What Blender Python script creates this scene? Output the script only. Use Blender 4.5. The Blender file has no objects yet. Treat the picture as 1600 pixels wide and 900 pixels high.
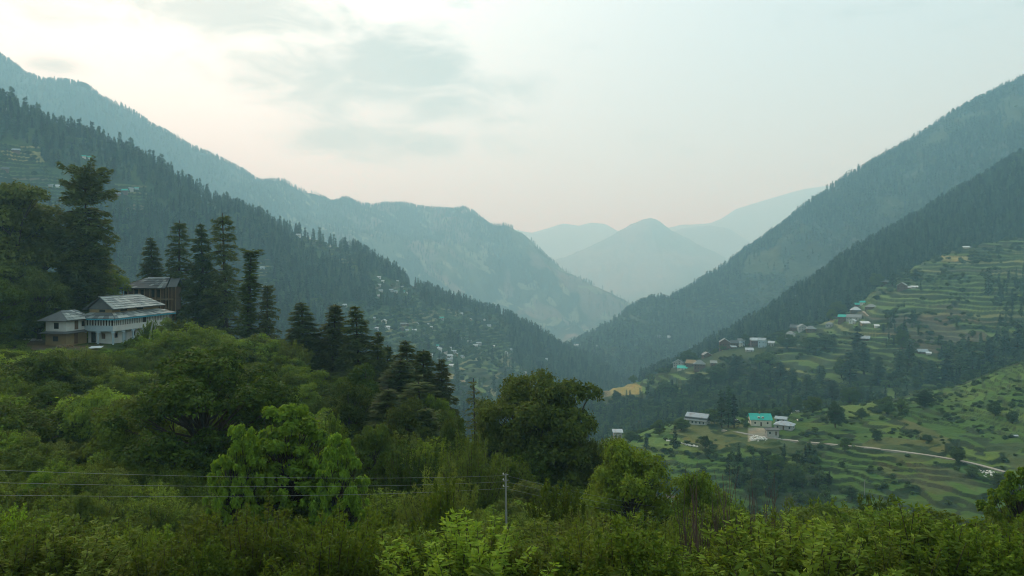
import bpy, math, random
import numpy as np
from mathutils import Vector, Matrix
from mathutils.bvhtree import BVHTree
# ---------------------------------------------------------------- camera, sky, sun, exposure
F, HZ = 1244.0, 410.0                       # focal length in photo pixels, row of the horizon
S = bpy.context.scene
COL = S.collection
cam = bpy.data.objects.new('camera', bpy.data.cameras.new('camera')); COL.objects.link(cam)
cam.data.sensor_width = 36; cam.data.lens = 36 * F / 1600
cam.data.shift_y = -(450 - HZ) / 1600
cam.data.clip_start = 0.3; cam.data.clip_end = 90000
cam.location = (0, 0, 0); cam.rotation_euler = (math.radians(90), 0, 0)
S.camera = cam
S.view_settings.view_transform = 'Standard'; S.view_settings.look = 'None'
S.view_settings.exposure = 0.22; S.view_settings.gamma = 1
S.render.engine = 'CYCLES'
cy = S.cycles
cy.max_bounces = 6; cy.diffuse_bounces = 3; cy.glossy_bounces = 2; cy.transmission_bounces = 3
cy.volume_bounces = 2; cy.transparent_max_bounces = 8; cy.sample_clamp_indirect = 4
cy.use_denoising = True; cy.filter_width = 1.05
try: cy.denoising_prefilter = 'ACCURATE'
except Exception: pass
S.render.film_transparent = False

SUN_EL, SUN_AZ = math.radians(34), math.radians(-30)      # azimuth from +Y, minus = left of the view
sun_dir = Vector((math.sin(SUN_AZ) * math.cos(SUN_EL), math.cos(SUN_AZ) * math.cos(SUN_EL), math.sin(SUN_EL)))
W = bpy.data.worlds.new('World'); S.world = W; W.use_nodes = True
nt = W.node_tree; N = nt.nodes; LK = nt.links
N.clear()
def nd(tree, typ, **kw):
    n = tree.nodes.new(typ)
    for k, v in kw.items():
        if k.startswith('i_'):
            key = k[2:]
            key = int(key) if key.isdigit() else key.replace('_', ' ')
            n.inputs[key].default_value = v
        else: setattr(n, k, v)
    return n
def math_(t, op, a, b=None, c=None, clamp=False):
    n = t.nodes.new('ShaderNodeMath'); n.operation = op; n.use_clamp = clamp
    for i, x in enumerate((a, b, c)):
        if x is None: continue
        if isinstance(x, (int, float)): n.inputs[i].default_value = x
        else: t.links.new(x, n.inputs[i])
    return n.outputs[0]
def mixc(t, fac, a, b, mode='MIX'):
    n = t.nodes.new('ShaderNodeMix'); n.data_type = 'RGBA'; n.blend_type = mode; n.clamp_factor = True
    for i, x in ((0, fac), (6, a), (7, b)):
        if isinstance(x, (int, float)): n.inputs[i].default_value = x
        elif isinstance(x, (tuple, list)): n.inputs[i].default_value = (*x[:3], 1)
        else: t.links.new(x, n.inputs[i])
    return n.outputs[2]
sky = nd(nt, 'ShaderNodeTexSky', sky_type='NISHITA', sun_disc=False, sun_elevation=SUN_EL, sun_rotation=SUN_AZ,
         air_density=1.0, dust_density=3.0, ozone_density=1.0)
tc = nd(nt, 'ShaderNodeTexCoord')
sep = nd(nt, 'ShaderNodeSeparateXYZ'); LK.new(tc.outputs['Generated'], sep.inputs[0])
X, Y_, Z = sep.outputs
az = math_(nt, 'ARCTAN2', X, Y_); el = math_(nt, 'ARCSINE', Z)
dotn = nd(nt, 'ShaderNodeVectorMath', operation='DOT_PRODUCT'); LK.new(tc.outputs['Generated'], dotn.inputs[0])
dotn.inputs[1].default_value = sun_dir
gl = math_(nt, 'POWER', math_(nt, 'MAXIMUM', dotn.outputs['Value'], 0.0), 7.0)
base = mixc(nt, gl, (0.68, 0.95, 1.04), (1.72, 1.94, 1.84))
# warm band above the horizon, strongest on the sun's side
hb = math_(nt, 'SUBTRACT', 1.0, math_(nt, 'MULTIPLY', math_(nt, 'ABSOLUTE', el), 3.0), clamp=True)
base = mixc(nt, math_(nt, 'MULTIPLY', hb, 0.45), base, (0.68, 0.97, 0.90))
cv = nd(nt, 'ShaderNodeCombineXYZ'); LK.new(math_(nt, 'MULTIPLY', az, 2.2), cv.inputs[0]); LK.new(math_(nt, 'MULTIPLY', el, 6.0), cv.inputs[1])
n1 = nd(nt, 'ShaderNodeTexNoise', i_Scale=1.3, i_Detail=7.0, i_Roughness=0.55, i_Distortion=0.4); LK.new(cv.outputs[0], n1.inputs['Vector'])
n2 = nd(nt, 'ShaderNodeTexNoise', i_Scale=3.6, i_Detail=9.0, i_Roughness=0.62, i_Distortion=0.5); LK.new(cv.outputs[0], n2.inputs['Vector'])
def blob(px, py, wx, wy):
    """soft cloud bank, given by its direction from the viewpoint"""
    a0 = math.atan2(px - 800, F); e0 = math.atan2(HZ - py, math.hypot(F, px - 800))
    dx = math_(nt, 'DIVIDE', math_(nt, 'SUBTRACT', az, a0), wx / F)
    dy = math_(nt, 'DIVIDE', math_(nt, 'SUBTRACT', el, e0), wy / F)
    d2 = math_(nt, 'ADD', math_(nt, 'MULTIPLY', dx, dx), math_(nt, 'MULTIPLY', dy, dy))
    return math_(nt, 'EXPONENT', math_(nt, 'MULTIPLY', d2, -1.0))
bl = blob(560, 120, 230, 72)
for b in ((480, 90, 130, 60), (330, 20, 300, 52), (420, 130, 110, 38), (600, 225, 190, 34), (110, 25, 160, 26), (530, 215, 90, 24), (90, 105, 60, 16)):
    bl = math_(nt, 'MAXIMUM', bl, math_(nt, 'MULTIPLY', blob(*b), 0.75))
cl = math_(nt, 'ADD', bl, math_(nt, 'MULTIPLY', math_(nt, 'SUBTRACT', n2.outputs[0], 0.5), 2.1))
cl = math_(nt, 'ADD', cl, math_(nt, 'MULTIPLY', math_(nt, 'SUBTRACT', n1.outputs[0], 0.5), 1.3))
mr = nt.nodes.new('ShaderNodeMapRange'); mr.interpolation_type = 'SMOOTHSTEP'
mr.inputs[1].default_value = 0.10; mr.inputs[2].default_value = 0.95; LK.new(cl, mr.inputs[0])
base = mixc(nt, math_(nt, 'MULTIPLY', mr.outputs[0], 0.92), base, (0.36, 0.53, 0.51))
skys = mixc(nt, 1.0, sky.outputs[0], (0.1, 0.1, 0.1), 'MULTIPLY')
fin = mixc(nt, 0.82, skys, mixc(nt, 1.0, base, (0.89, 0.875, 0.86), 'MULTIPLY'))
bg = nd(nt, 'ShaderNodeBackground', i_Strength=1.0); LK.new(fin, bg.inputs[0])
ow = nd(nt, 'ShaderNodeOutputWorld'); LK.new(bg.outputs[0], ow.inputs[0])
W.cycles.sampling_method = 'MANUAL'; W.cycles.sample_map_resolution = 512

sl = bpy.data.lights.new('sun', 'SUN'); sl.energy = 1.8; sl.angle = math.radians(10); sl.color = (1.0, 0.93, 0.82)
so = bpy.data.objects.new('sun', sl); COL.objects.link(so); so.rotation_euler = sun_dir.to_track_quat('Z', 'Y').to_euler()

# ---------------------------------------------------------------- helpers
def P(px, py, Y): return Vector(((px - 800) / F * Y, Y, (HZ - py) / F * Y))
def px_of(x, y, z): return 800 + F * x / y, HZ - F * z / y
def put(o, parent=None):
    COL.objects.link(o)
    if parent is not None: o.parent = parent
    return o
def tag(o, label=None, cat=None, group=None, kind=None):
    if label: o['label'] = label
    if cat: o['category'] = cat
    if group: o['group'] = group
    if kind: o['kind'] = kind
    return o
def mk_mesh(name, V, faces, mats=(), mi=None, smooth=False):
    """faces: int array (n,3) or (n,4), or a list of such arrays / tuples"""
    me = bpy.data.meshes.new(name)
    V = np.asarray(V, dtype=np.float32).reshape(-1, 3)
    if isinstance(faces, np.ndarray): faces = [faces]
    if len(faces) and not isinstance(faces[0], np.ndarray):
        me.from_pydata([tuple(map(float, v)) for v in V], [], [tuple(map(int, f)) for f in faces])
    else:
        tot = sum(f.size for f in faces); nf = sum(len(f) for f in faces)
        me.vertices.add(len(V)); me.vertices.foreach_set('co', V.ravel())
        me.loops.add(tot); me.polygons.add(nf)
        me.loops.foreach_set('vertex_index', np.concatenate([f.ravel() for f in faces]).astype(np.int32))
        ls = np.concatenate([np.full(len(f), f.shape[1]) for f in faces])
        st = np.concatenate([[0], np.cumsum(ls)[:-1]]).astype(np.int32)
        me.polygons.foreach_set('loop_start', st)
        me.update(calc_edges=True)
    for m in mats: me.materials.append(m)
    if mi is not None: me.polygons.foreach_set('material_index', np.asarray(mi, dtype=np.int32))
    if smooth: me.polygons.foreach_set('use_smooth', np.ones(len(me.polygons), dtype=bool))
    me.update()
    return me
def obj(name, me, parent=None, loc=None):
    o = bpy.data.objects.new(name, me); put(o, parent)
    if loc is not None: o.location = loc
    return o
# value noise
_rs = np.random.RandomState(7); _tab = _rs.rand(256, 256)
def vnoise(x, y):
    xi = np.floor(x).astype(int); yi = np.floor(y).astype(int); fx = x - xi; fy = y - yi
    fx = fx * fx * (3 - 2 * fx); fy = fy * fy * (3 - 2 * fy)
    g = lambda a, b: _tab[a % 256, b % 256]
    return (g(xi, yi) * (1 - fx) + g(xi + 1, yi) * fx) * (1 - fy) + (g(xi, yi + 1) * (1 - fx) + g(xi + 1, yi + 1) * fx) * fy
def fbm(x, y, o=5, r=0.5):
    s = 0; a = 1; t = 0
    for i in range(o):
        s = s + a * vnoise(x * 2 ** i + 17.3 * i, y * 2 ** i + 5.1 * i); t += a; a *= r
    return s / t
def ss(a, b, x):
    t = np.clip((x - a) / (b - a), 0, 1); return t * t * (3 - 2 * t)
def inpoly(px, py, poly):
    c = np.zeros(np.shape(px), bool); n = len(poly)
    for i in range(n):
        x0, y0 = poly[i]; x1, y1 = poly[i - 1]
        m = ((y0 > py) != (y1 > py)) & (px < (x1 - x0) * (py - y0) / ((y1 - y0) or 1e-9) + x0)
        c ^= m
    return c
# ---------------------------------------------------------------- materials
def principled(name, col, rough=0.8, spec=0.2, metal=0.0):
    m = bpy.data.materials.new(name); m.use_nodes = True
    b = m.node_tree.nodes['Principled BSDF']
    b.inputs['Base Color'].default_value = (*col, 1); b.inputs['Roughness'].default_value = rough
    b.inputs['Specular IOR Level'].default_value = spec; b.inputs['Metallic'].default_value = metal
    return m, m.node_tree, b
def weathered(name, col, rough=0.8, scale=1.5, amt=0.25, spec=0.2, stain=None, metal=0.0):
    m, t, b = principled(name, col, rough, spec, metal)
    tcn = t.nodes.new('ShaderNodeTexCoord')
    n = nd(t, 'ShaderNodeTexNoise', i_Scale=scale, i_Detail=6.0, i_Roughness=0.65); t.links.new(tcn.outputs['Object'], n.inputs['Vector'])
    gi = t.nodes.new('ShaderNodeNewGeometry')
    v = math_(t, 'ADD', math_(t, 'MULTIPLY', math_(t, 'SUBTRACT', n.outputs[0], 0.5), 2.2 * amt), math_(t, 'MULTIPLY', math_(t, 'SUBTRACT', gi.outputs['Random Per Island'], 0.5), amt))
    hs = t.nodes.new('ShaderNodeHueSaturation'); hs.inputs['Color'].default_value = (*col, 1)
    t.links.new(math_(t, 'ADD', v, 1.0), hs.inputs['Value'])
    c = hs.outputs[0]
    if stain:
        n2_ = nd(t, 'ShaderNodeTexNoise', i_Scale=scale * 0.5, i_Detail=4.0); t.links.new(tcn.outputs['Object'], n2_.inputs['Vector'])
        f = math_(t, 'MULTIPLY', math_(t, 'SUBTRACT', n2_.outputs[0], 0.5), 5.0, clamp=True)
        c = mixc(t, math_(t, 'MULTIPLY', f, 0.6), c, stain)
    t.links.new(c, b.inputs['Base Color'])
    bp = nd(t, 'ShaderNodeBump', i_Strength=0.3, i_Distance=0.05); t.links.new(n.outputs[0], bp.inputs['Height']); t.links.new(bp.outputs[0], b.inputs['Normal'])
    return m
def leafmat(name, dark, light, warm, transl=0.3, nscale=0.35, rough=0.75, vr=(.8, .4)):
    m = bpy.data.materials.new(name); m.use_nodes = True; t = m.node_tree; t.nodes.clear()
    gi = t.nodes.new('ShaderNodeNewGeometry'); oi = t.nodes.new('ShaderNodeObjectInfo')
    tcn = t.nodes.new('ShaderNodeTexCoord')
    n = nd(t, 'ShaderNodeTexNoise', i_Scale=nscale, i_Detail=3.0); t.links.new(tcn.outputs['Object'], n.inputs['Vector'])
    a = math_(t, 'ADD', math_(t, 'MULTIPLY', gi.outputs['Random Per Island'], 0.55), math_(t, 'MULTIPLY', math_(t, 'SUBTRACT', n.outputs[0], 0.35), 1.1), clamp=True)
    c = mixc(t, a, dark, light)
    c = mixc(t, math_(t, 'MULTIPLY', oi.outputs['Random'], 0.45), c, warm)
    hs = t.nodes.new('ShaderNodeHueSaturation'); t.links.new(c, hs.inputs['Color'])
    rnd = math_(t, 'FRACT', math_(t, 'MULTIPLY', oi.outputs['Random'], 7.31))
    t.links.new(math_(t, 'ADD', vr[0], math_(t, 'MULTIPLY', rnd, vr[1])), hs.inputs['Value'])
    c = hs.outputs[0]
    d = nd(t, 'ShaderNodeBsdfPrincipled', i_Roughness=rough); d.inputs['Specular IOR Level'].default_value = 0.06
    t.links.new(c, d.inputs['Base Color'])
    tr = t.nodes.new('ShaderNodeBsdfTranslucent'); t.links.new(mixc(t, 1.0, c, (1.3, 1.35, 0.7), 'MULTIPLY'), tr.inputs[0])
    mx = t.nodes.new('ShaderNodeMixShader'); mx.inputs[0].default_value = transl
    t.links.new(d.outputs[0], mx.inputs[1]); t.links.new(tr.outputs[0], mx.inputs[2])
    o = t.nodes.new('ShaderNodeOutputMaterial'); t.links.new(mx.outputs[0], o.inputs[0])
    return m
def groundmat(name, s1, s2, bump=0.5, dist=1.0):
    m, t, b = principled(name, (0.1, 0.1, 0.1), 0.95, 0.05)
    at = nd(t, 'ShaderNodeAttribute', attribute_name='Col')
    tcn = t.nodes.new('ShaderNodeTexCoord')
    a1 = nd(t, 'ShaderNodeTexNoise', i_Scale=s1, i_Detail=6.0, i_Roughness=0.7); t.links.new(tcn.outputs['Object'], a1.inputs['Vector'])
    a2 = nd(t, 'ShaderNodeTexNoise', i_Scale=s2, i_Detail=4.0, i_Roughness=0.6); t.links.new(tcn.outputs['Object'], a2.inputs['Vector'])
    v = math_(t, 'ADD', math_(t, 'MULTIPLY', a1.outputs[0], 1.0), math_(t, 'MULTIPLY', a2.outputs[0], 0.8))
    hs = t.nodes.new('ShaderNodeHueSaturation'); t.links.new(at.outputs['Color'], hs.inputs['Color'])
    t.links.new(math_(t, 'ADD', v, 0.1), hs.inputs['Value'])
    c = mixc(t, math_(t, 'MULTIPLY', math_(t, 'SUBTRACT', a2.outputs[0], 0.52), 5.0, clamp=True), hs.outputs[0],
             mixc(t, 1.0, hs.outputs[0], (1.25, 0.95, 0.8), 'MULTIPLY'))
    t.links.new(c, b.inputs['Base Color'])
    bp = nd(t, 'ShaderNodeBump', i_Strength=bump, i_Distance=dist); t.links.new(a1.outputs[0], bp.inputs['Height']); t.links.new(bp.outputs[0], b.inputs['Normal'])
    return m
G_near = groundmat('near_ground', 1.2, 0.12, 0.6, 0.4)
G_mid = groundmat('slope_ground', 0.35, 0.03, 0.6, 1.5)
G_far = groundmat('mountain_ground', 0.05, 0.006, 0.8, 14.0)
L_conif = leafmat('deodar_needles', (0.038, 0.064, 0.020), (0.120, 0.155, 0.044), (0.120, 0.120, 0.042), 0.3)
L_fconif = leafmat('forest_needles', (0.014, 0.034, 0.017), (0.050, 0.083, 0.034), (0.066, 0.096, 0.036), 0.10, 0.1, vr=(.40, 1.5))
L_dark = leafmat('oak_leaves', (0.028, 0.056, 0.007), (0.105, 0.155, 0.020), (0.110, 0.130, 0.020), 0.28)
L_mid = leafmat('walnut_leaves', (0.046, 0.082, 0.009), (0.145, 0.205, 0.020), (0.155, 0.180, 0.022), 0.32, vr=(.6, .8))
L_light = leafmat('fresh_leaves', (0.068, 0.130, 0.014), (0.205, 0.335, 0.032), (0.210, 0.305, 0.034), 0.38)
L_bush = leafmat('shrub_leaves', (0.046, 0.082, 0.011), (0.165, 0.235, 0.028), (0.180, 0.205, 0.032), 0.32, vr=(.55, .95))
L_deep = leafmat('dark_oak_leaves', (0.026, 0.048, 0.008), (0.125, 0.160, 0.026), (0.130, 0.130, 0.026), 0.28)
L_oak = leafmat('olive_oak_leaves', (0.040, 0.062, 0.014), (0.150, 0.185, 0.042), (0.150, 0.165, 0.045), 0.28)
L_soft = leafmat('soft_green_leaves', (0.072, 0.130, 0.014), (0.205, 0.300, 0.030), (0.215, 0.265, 0.034), 0.35, vr=(.65, .7))
L_olive = leafmat('willow_leaves', (0.070, 0.105, 0.016), (0.165, 0.215, 0.036), (0.170, 0.180, 0.038), 0.3)
L_scrub = leafmat('distant_leaves', (0.024, 0.050, 0.014), (0.066, 0.105, 0.026), (0.076, 0.090, 0.026), 0.2, 0.15, vr=(.5, 1.2))
BARK = weathered('bark', (0.055, 0.042, 0.032), 0.95, 3.0, 0.4)
TWIG = weathered('reddish_twig', (0.085, 0.060, 0.048), 0.9, 3.0, 0.3)
# ---------------------------------------------------------------- terrain sheets
def rail(pxs, pts):
    """pts: (px, py, Y) ; a fourth value z overrides py"""
    a = sorted(pts); x = [p[0] for p in a]; Yv = [p[2] for p in a]
    z = [p[3] if len(p) > 3 else (HZ - p[1]) / F * p[2] for p in a]
    # interpolate height per distance so that lines stay where they are seen
    Yi = np.interp(pxs, x, Yv); q = np.interp(pxs, x, np.array(z) / np.array(Yv))
    return Yi, q * Yi
def hermite(rows, ts):
    """rows (K, n) values at K rails, ts in 0..K-1 -> (len(ts), n), shape-preserving"""
    R = np.array(rows); K = len(R); d = np.diff(R, axis=0); m = np.zeros_like(R)
    for i in range(1, K - 1):
        s = (d[i - 1] * d[i]) > 0
        m[i] = np.where(s, 2 * d[i - 1] * d[i] / np.where(s, d[i - 1] + d[i], 1), 0)
    m[0] = d[0]; m[-1] = d[-1]
    i = np.clip(np.floor(ts).astype(int), 0, K - 2); t = (ts - i)[:, None]
    return ((2 * t ** 3 - 3 * t ** 2 + 1) * R[i] + (t ** 3 - 2 * t ** 2 + t) * m[i] + (-2 * t ** 3 + 3 * t ** 2) * R[i + 1] + (t ** 3 - t ** 2) * m[i + 1])
SHEETS = {}
def sheet(name, label_kind, pxs, rails, rows, mat, relief, color):
    """rails near to far; rows: number of grid rows between successive rails; relief(x,y,z,px,t)->z ; color(x,y,z,px,py,t)->(..,3)"""
    ts = np.concatenate([np.linspace(i, i + 1, r, endpoint=False) for i, r in enumerate(rows)] + [[len(rows)]])
    YR, ZR = zip(*[rail(pxs, r) for r in rails])
    Yg = hermite(YR, ts); Zg = hermite(ZR, ts)
    PX = np.broadcast_to(pxs, Yg.shape); Xg = (PX - 800) / F * Yg
    T = np.broadcast_to(ts[:, None], Yg.shape)
    Zg, extra = relief(Xg, Yg, Zg, PX, T)
    PY = HZ - F * Zg / np.maximum(Yg, 1)
    C = color(Xg, Yg, Zg, PX, PY, T, extra)
    nr, nc = Yg.shape
    V = np.stack([Xg, Yg, Zg], -1).reshape(-1, 3)
    idx = np.arange(nr * nc).reshape(nr, nc)
    Fq = np.stack([idx[:-1, :-1], idx[:-1, 1:], idx[1:, 1:], idx[1:, :-1]], -1).reshape(-1, 4)
    me = mk_mesh(name, V, Fq, [mat], smooth=False if 'terrace' in name else True)
    ca = me.color_attributes.new('Col', 'FLOAT_COLOR', 'POINT')
    C4 = np.concatenate([C.reshape(-1, 3), np.ones((nr * nc, 1))], 1).astype(np.float32)
    ca.data.foreach_set('color', C4.ravel())
    o = obj(name, me); tag(o, kind='structure')
    g = dict(X=Xg, Y=Yg, Z=Zg, PX=PX, PY=PY, T=T, obj=o, extra=extra)
    g['bvh'] = BVHTree.FromPolygons([tuple(v) for v in V[:]], [tuple(f) for f in Fq.tolist()]) if nr * nc < 400000 else None
    SHEETS[name] = g
    return g
def drop(g, x, y):
    h = g['bvh'].ray_cast(Vector((x, y, 3000)), Vector((0, 0, -1)))
    return h[0]
def hit(g, px, py):
    """point of a terrain sheet seen at a photo pixel (its first surface)"""
    d = P(px, py, 1.0).normalized(); h = g['bvh'].ray_cast(Vector((0, 0, 0)), d)
    return h[0]
def sheet_at(g, px, t):
    """a point of the sheet by column and rail parameter"""
    T = g['T'][:, 0]; i = int(np.argmin(abs(T - t))); j = int(np.argmin(abs(g['PX'][0] - px)))
    return Vector((g['X'][i, j], g['Y'][i, j], g['Z'][i, j]))
RNG = np.random.RandomState(11)
def sample(g, n, ok=None, tmin=0, tmax=99, seed=None):
    """n points spread over a sheet by area; ok(px,py,x,y,z,t)->bool mask"""
    r = RNG if seed is None else np.random.RandomState(seed)
    X_, Y0, Z_, T_ = g['X'], g['Y'], g['Z'], g['T']
    dx = np.hypot(X_[:-1, 1:] - X_[:-1, :-1], 0); dy = np.hypot(Y0[1:, :-1] - Y0[:-1, :-1], (Z_[1:, :-1] - Z_[:-1, :-1]) * 0.6)
    A = np.abs(dx * dy); A *= (T_[:-1, :-1] >= tmin) & (T_[:-1, :-1] <= tmax)
    if ok is not None:
        A = A * ok(g['PX'][:-1, :-1], g['PY'][:-1, :-1], X_[:-1, :-1], Y0[:-1, :-1], Z_[:-1, :-1], T_[:-1, :-1])
    p = A.ravel() / A.sum(); k = r.choice(len(p), n, p=p); i, j = np.unravel_index(k, A.shape)
    u = r.rand(n); v = r.rand(n)
    def b(G): return (G[i, j] * (1 - u) + G[i, j + 1] * u) * (1 - v) + (G[i + 1, j] * (1 - u) + G[i + 1, j + 1] * u) * v
    return np.stack([b(X_), b(Y0), b(Z_)], -1), b(g['PX']), b(g['PY']), b(T_)
def area_of(g, ok=None, tmin=0, tmax=99):
    X_, Y0, Z_, T_ = g['X'], g['Y'], g['Z'], g['T']
    A = np.abs(X_[:-1, 1:] - X_[:-1, :-1]) * np.abs(np.hypot(Y0[1:, :-1] - Y0[:-1, :-1], Z_[1:, :-1] - Z_[:-1, :-1]))
    A = A * ((T_[:-1, :-1] >= tmin) & (T_[:-1, :-1] <= tmax))
    if ok is not None: A = A * ok(g['PX'][:-1, :-1], g['PY'][:-1, :-1], X_[:-1, :-1], Y0[:-1, :-1], Z_[:-1, :-1], T_[:-1, :-1])
    return A.sum()
def lerp3(a, b, t): return np.asarray(a) * (1 - t[..., None]) + np.asarray(b) * t[..., None]
FOREST = (0.022, 0.034, 0.016); GRASS = (0.062, 0.105, 0.026); SCRUB = (0.045, 0.068, 0.022)
EARTH = (0.115, 0.085, 0.060); ROCK = (0.24, 0.23, 0.20); WHEAT = (0.30, 0.26, 0.09)
def setc(C, m, c, k=1.0):
    m = np.asarray(m, float) * k
    return C * (1 - m[..., None]) + np.asarray(c) * m[..., None]
def terrace(Z_, X_, Y0, m, step, rise=0.3, wob=1.0):
    """cut steps into the slope where m=1; returns height, tread number, 1 on the risers"""
    w = ((fbm(X_ / (step * 18), Y0 / (step * 18), 3) - 0.5) * 2.0 + (fbm(X_ / (step * 5), Y0 / (step * 5) + 9, 2) - 0.5) * 0.9) * step * wob
    q = (Z_ + w) / step; k = np.floor(q); f = q - k
    zz = (k + ss(1 - rise, 1.0, f) * 0.93 + f * 0.07) * step - w
    riser = (f > 1 - rise * 1.05)
    return Z_ * (1 - m) + zz * m, k, riser & (m > 0.5)
def hsh(a, b=0): 
    v = np.sin(a * 127.1 + b * 311.7) * 43758.5453
    return v - np.floor(v)
def fieldcol(C, k, X_, riser, m, cell, tones):
    j = np.floor(X_ / cell + hsh(k) * 7)
    r = hsh(k * 1.37 + 3, j); f = np.zeros(C.shape)
    n = len(tones)
    for i, (t, w0, w1) in enumerate(tones): f[(r >= w0) & (r < w1)] = t
    v = 0.8 + 0.4 * hsh(j * 2.1, k)
    f *= v[..., None]
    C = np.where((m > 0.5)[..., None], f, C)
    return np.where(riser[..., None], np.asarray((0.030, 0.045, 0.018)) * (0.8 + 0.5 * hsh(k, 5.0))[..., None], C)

# -- distant ranges
def rel_far(amp, sx, sy):
    def f(X_, Y0, Z_, PX, T):
        r = np.abs(fbm(X_ / sx + 3.1, Y0 / sy + T * 0.4, 5, 0.55) - 0.5) * 2
        e = 1 - .85 * ss(1.55, 1.95, T); return Z_ + amp * (0.35 - r) * ss(0, 0.4, T) * e + (.35 + .65 * e) * (fbm(X_ / (sx * .10), Y0 / (sy * .10), 5, .6) - .5) * amp * 0.36, None
    return f
def col_far(c0, c1):
    def f(X_, Y0, Z_, PX, PY, T, e):
        return lerp3(c0, c1, ss(0.4, 0.6, fbm(X_ / 500, Y0 / 700, 4)))
    return f
PXF = np.linspace(600, 1800, 420)
sheet('distant_range', None, PXF, [
    [(600, 480, 11500), (1800, 480, 11500)],
    [(600, 420, 12500), (1000, 420, 12500), (1040, 380, 13000), (1300, 350, 13000), (1800, 380, 13000)],
    [(600, 370, 13500), (700, 362, 13500), (775, 356, 13500), (800, 359, 13500), (832, 364, 13500), (855, 358, 13500), (880, 350, 13500), (905, 353, 13500), (925, 349, 13500), (945, 350, 13500), (965, 361, 13500), (1000, 368, 13500), (1040, 357, 13800), (1080, 352, 13800), (1110, 350, 13800), (1127, 343, 13800), (1150, 327, 13800), (1180, 318, 13800), (1200, 312, 13800), (1240, 300, 13800), (1262, 295, 13800), (1290, 291, 13800), (1340, 296, 13800), (1500, 330, 13800), (1800, 400, 13800)],
    [(600, 470, 16500), (1800, 470, 16500)]], [10, 24, 10], G_far, rel_far(150, 2600, 5000), col_far((0.10, 0.11, 0.09), (0.13, 0.13, 0.10)))
sheet('distant_peak', None, np.linspace(740, 1500, 420), [
    [(740, 520, 6800), (1000, 505, 6800), (1500, 520, 6800)],
    [(740, 470, 8200), (820, 455, 8200), (960, 430, 8200), (1060, 420, 8200), (1200, 440, 8200), (1500, 480, 8200)],
    [(740, 470, 9300), (800, 446, 9300), (850, 420, 9300), (870, 409, 9400), (900, 395, 9500), (930, 382, 9500), (960, 367, 9500), (985, 353, 9500), (1003, 344, 9500), (1018, 341, 9500), (1032, 347, 9500), (1050, 360, 9500), (1080, 376, 9500), (1110, 395, 9500), (1150, 420, 9500), (1250, 470, 9300), (1500, 500, 9300)],
    [(740, 520, 10200), (1500, 520, 10200)]], [14, 40, 8], G_far, rel_far(260, 1100, 4000), col_far((0.08, 0.10, 0.07), (0.15, 0.14, 0.11)))
sheet('distant_shoulder', None, np.linspace(980, 1500, 200), [
    [(980, 520, 10300), (1500, 520, 10300)],
    [(980, 420, 10900), (1110, 390, 10900), (1250, 430, 10900), (1500, 450, 10900)],
    [(980, 400, 11200), (1045, 364, 11200), (1075, 356, 11200), (1110, 352, 11200), (1140, 358, 11200), (1170, 377, 11200), (1200, 400, 11200), (1500, 480, 11200)],
    [(980, 520, 11450), (1500, 520, 11450)]], [10, 24, 6], G_far, rel_far(120, 1500, 4000), col_far((0.08, 0.10, 0.07), (0.15, 0.14, 0.11)))
# -- big blue ridge on the left
def col_L2(X_, Y0, Z_, PX, PY, T, e):
    n = fbm(X_ / 420 + 9, Y0 / 420, 5, 0.6)
    C = lerp3(FOREST, (0.075, 0.095, 0.045), ss(0.42, 0.58, n))
    up = ss(60, 0, PY - np.interp(PX, [0, 200, 400, 560, 740, 980], [95, 190, 290, 330, 335, 470]))
    C = setc(C, up * 0.8 * (PX < 780), FOREST)
    bare = ss(0.55, 0.68, fbm(X_ / 160, Y0 / 160, 4)) * ss(450, 620, PX)
    C = setc(C, bare * 0.7, (0.20, 0.15, 0.11))
    C = setc(C, ss(0.60, 0.70, fbm(X_ / 60, Y0 / 60, 3)) * ss(300, 480, PX), (0.20, 0.21, 0.11), 0.9)
    return C
def rel_L2(X_, Y0, Z_, PX, T):
    r = np.abs(fbm(X_ / 700 + 1.3, Y0 / 2600 + T * 0.35, 5, 0.5) - 0.5) * 2
    edge = 1 - 0.75 * ss(1.75, 2.0, T)
    return Z_ + 300 * (0.3 - r) * ss(0.0, 0.6, T) * edge * ss(-100, 500, PX) + (fbm(X_ / 90, Y0 / 90, 4) - .5) * 30, None
L2 = sheet('blue_mountain', None, np.linspace(-420, 1120, 900), [
    [(-420, 420, 2300), (0, 420, 2300), (400, 500, 2300), (600, 545, 2500), (750, 590, 2700), (900, 600, 2900), (1120, 620, 3000)],
    [(-420, 160, 2900), (0, 230, 2900), (200, 300, 3000), (400, 385, 3300), (600, 445, 3800), (750, 480, 4200), (900, 528, 4300), (1120, 560, 4300)],
    [(-420, -160, 3500), (-200, 0, 3500), (0, 90, 3600), (40, 121, 3650), (75, 133, 3700), (110, 135, 3700), (135, 143, 3750), (160, 163, 3800), (200, 187, 3900), (250, 215, 4000), (300, 246, 4100), (340, 262, 4200), (370, 275, 4300), (400, 290, 4400), (440, 302, 4600), (480, 318, 4800), (500, 326, 5000), (520, 328, 5000), (535, 322, 5000), (550, 325, 5000), (565, 334, 5100), (585, 332, 5200), (610, 327, 5300), (640, 331, 5300), (670, 338, 5400), (700, 334, 5400), (725, 333, 5400), (745, 341, 5400), (765, 355, 5300), (800, 366, 5200), (830, 386, 5100), (860, 408, 5000), (885, 425, 4900), (920, 441, 4800), (960, 460, 4800), (985, 472, 4800), (1010, 488, 4800), (1120, 530, 4800)],
    [(-420, 100, 4600), (0, 250, 4900), (500, 420, 6000), (1120, 600, 6200)]], [60, 170, 10], G_far, rel_L2, col_L2)
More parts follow.
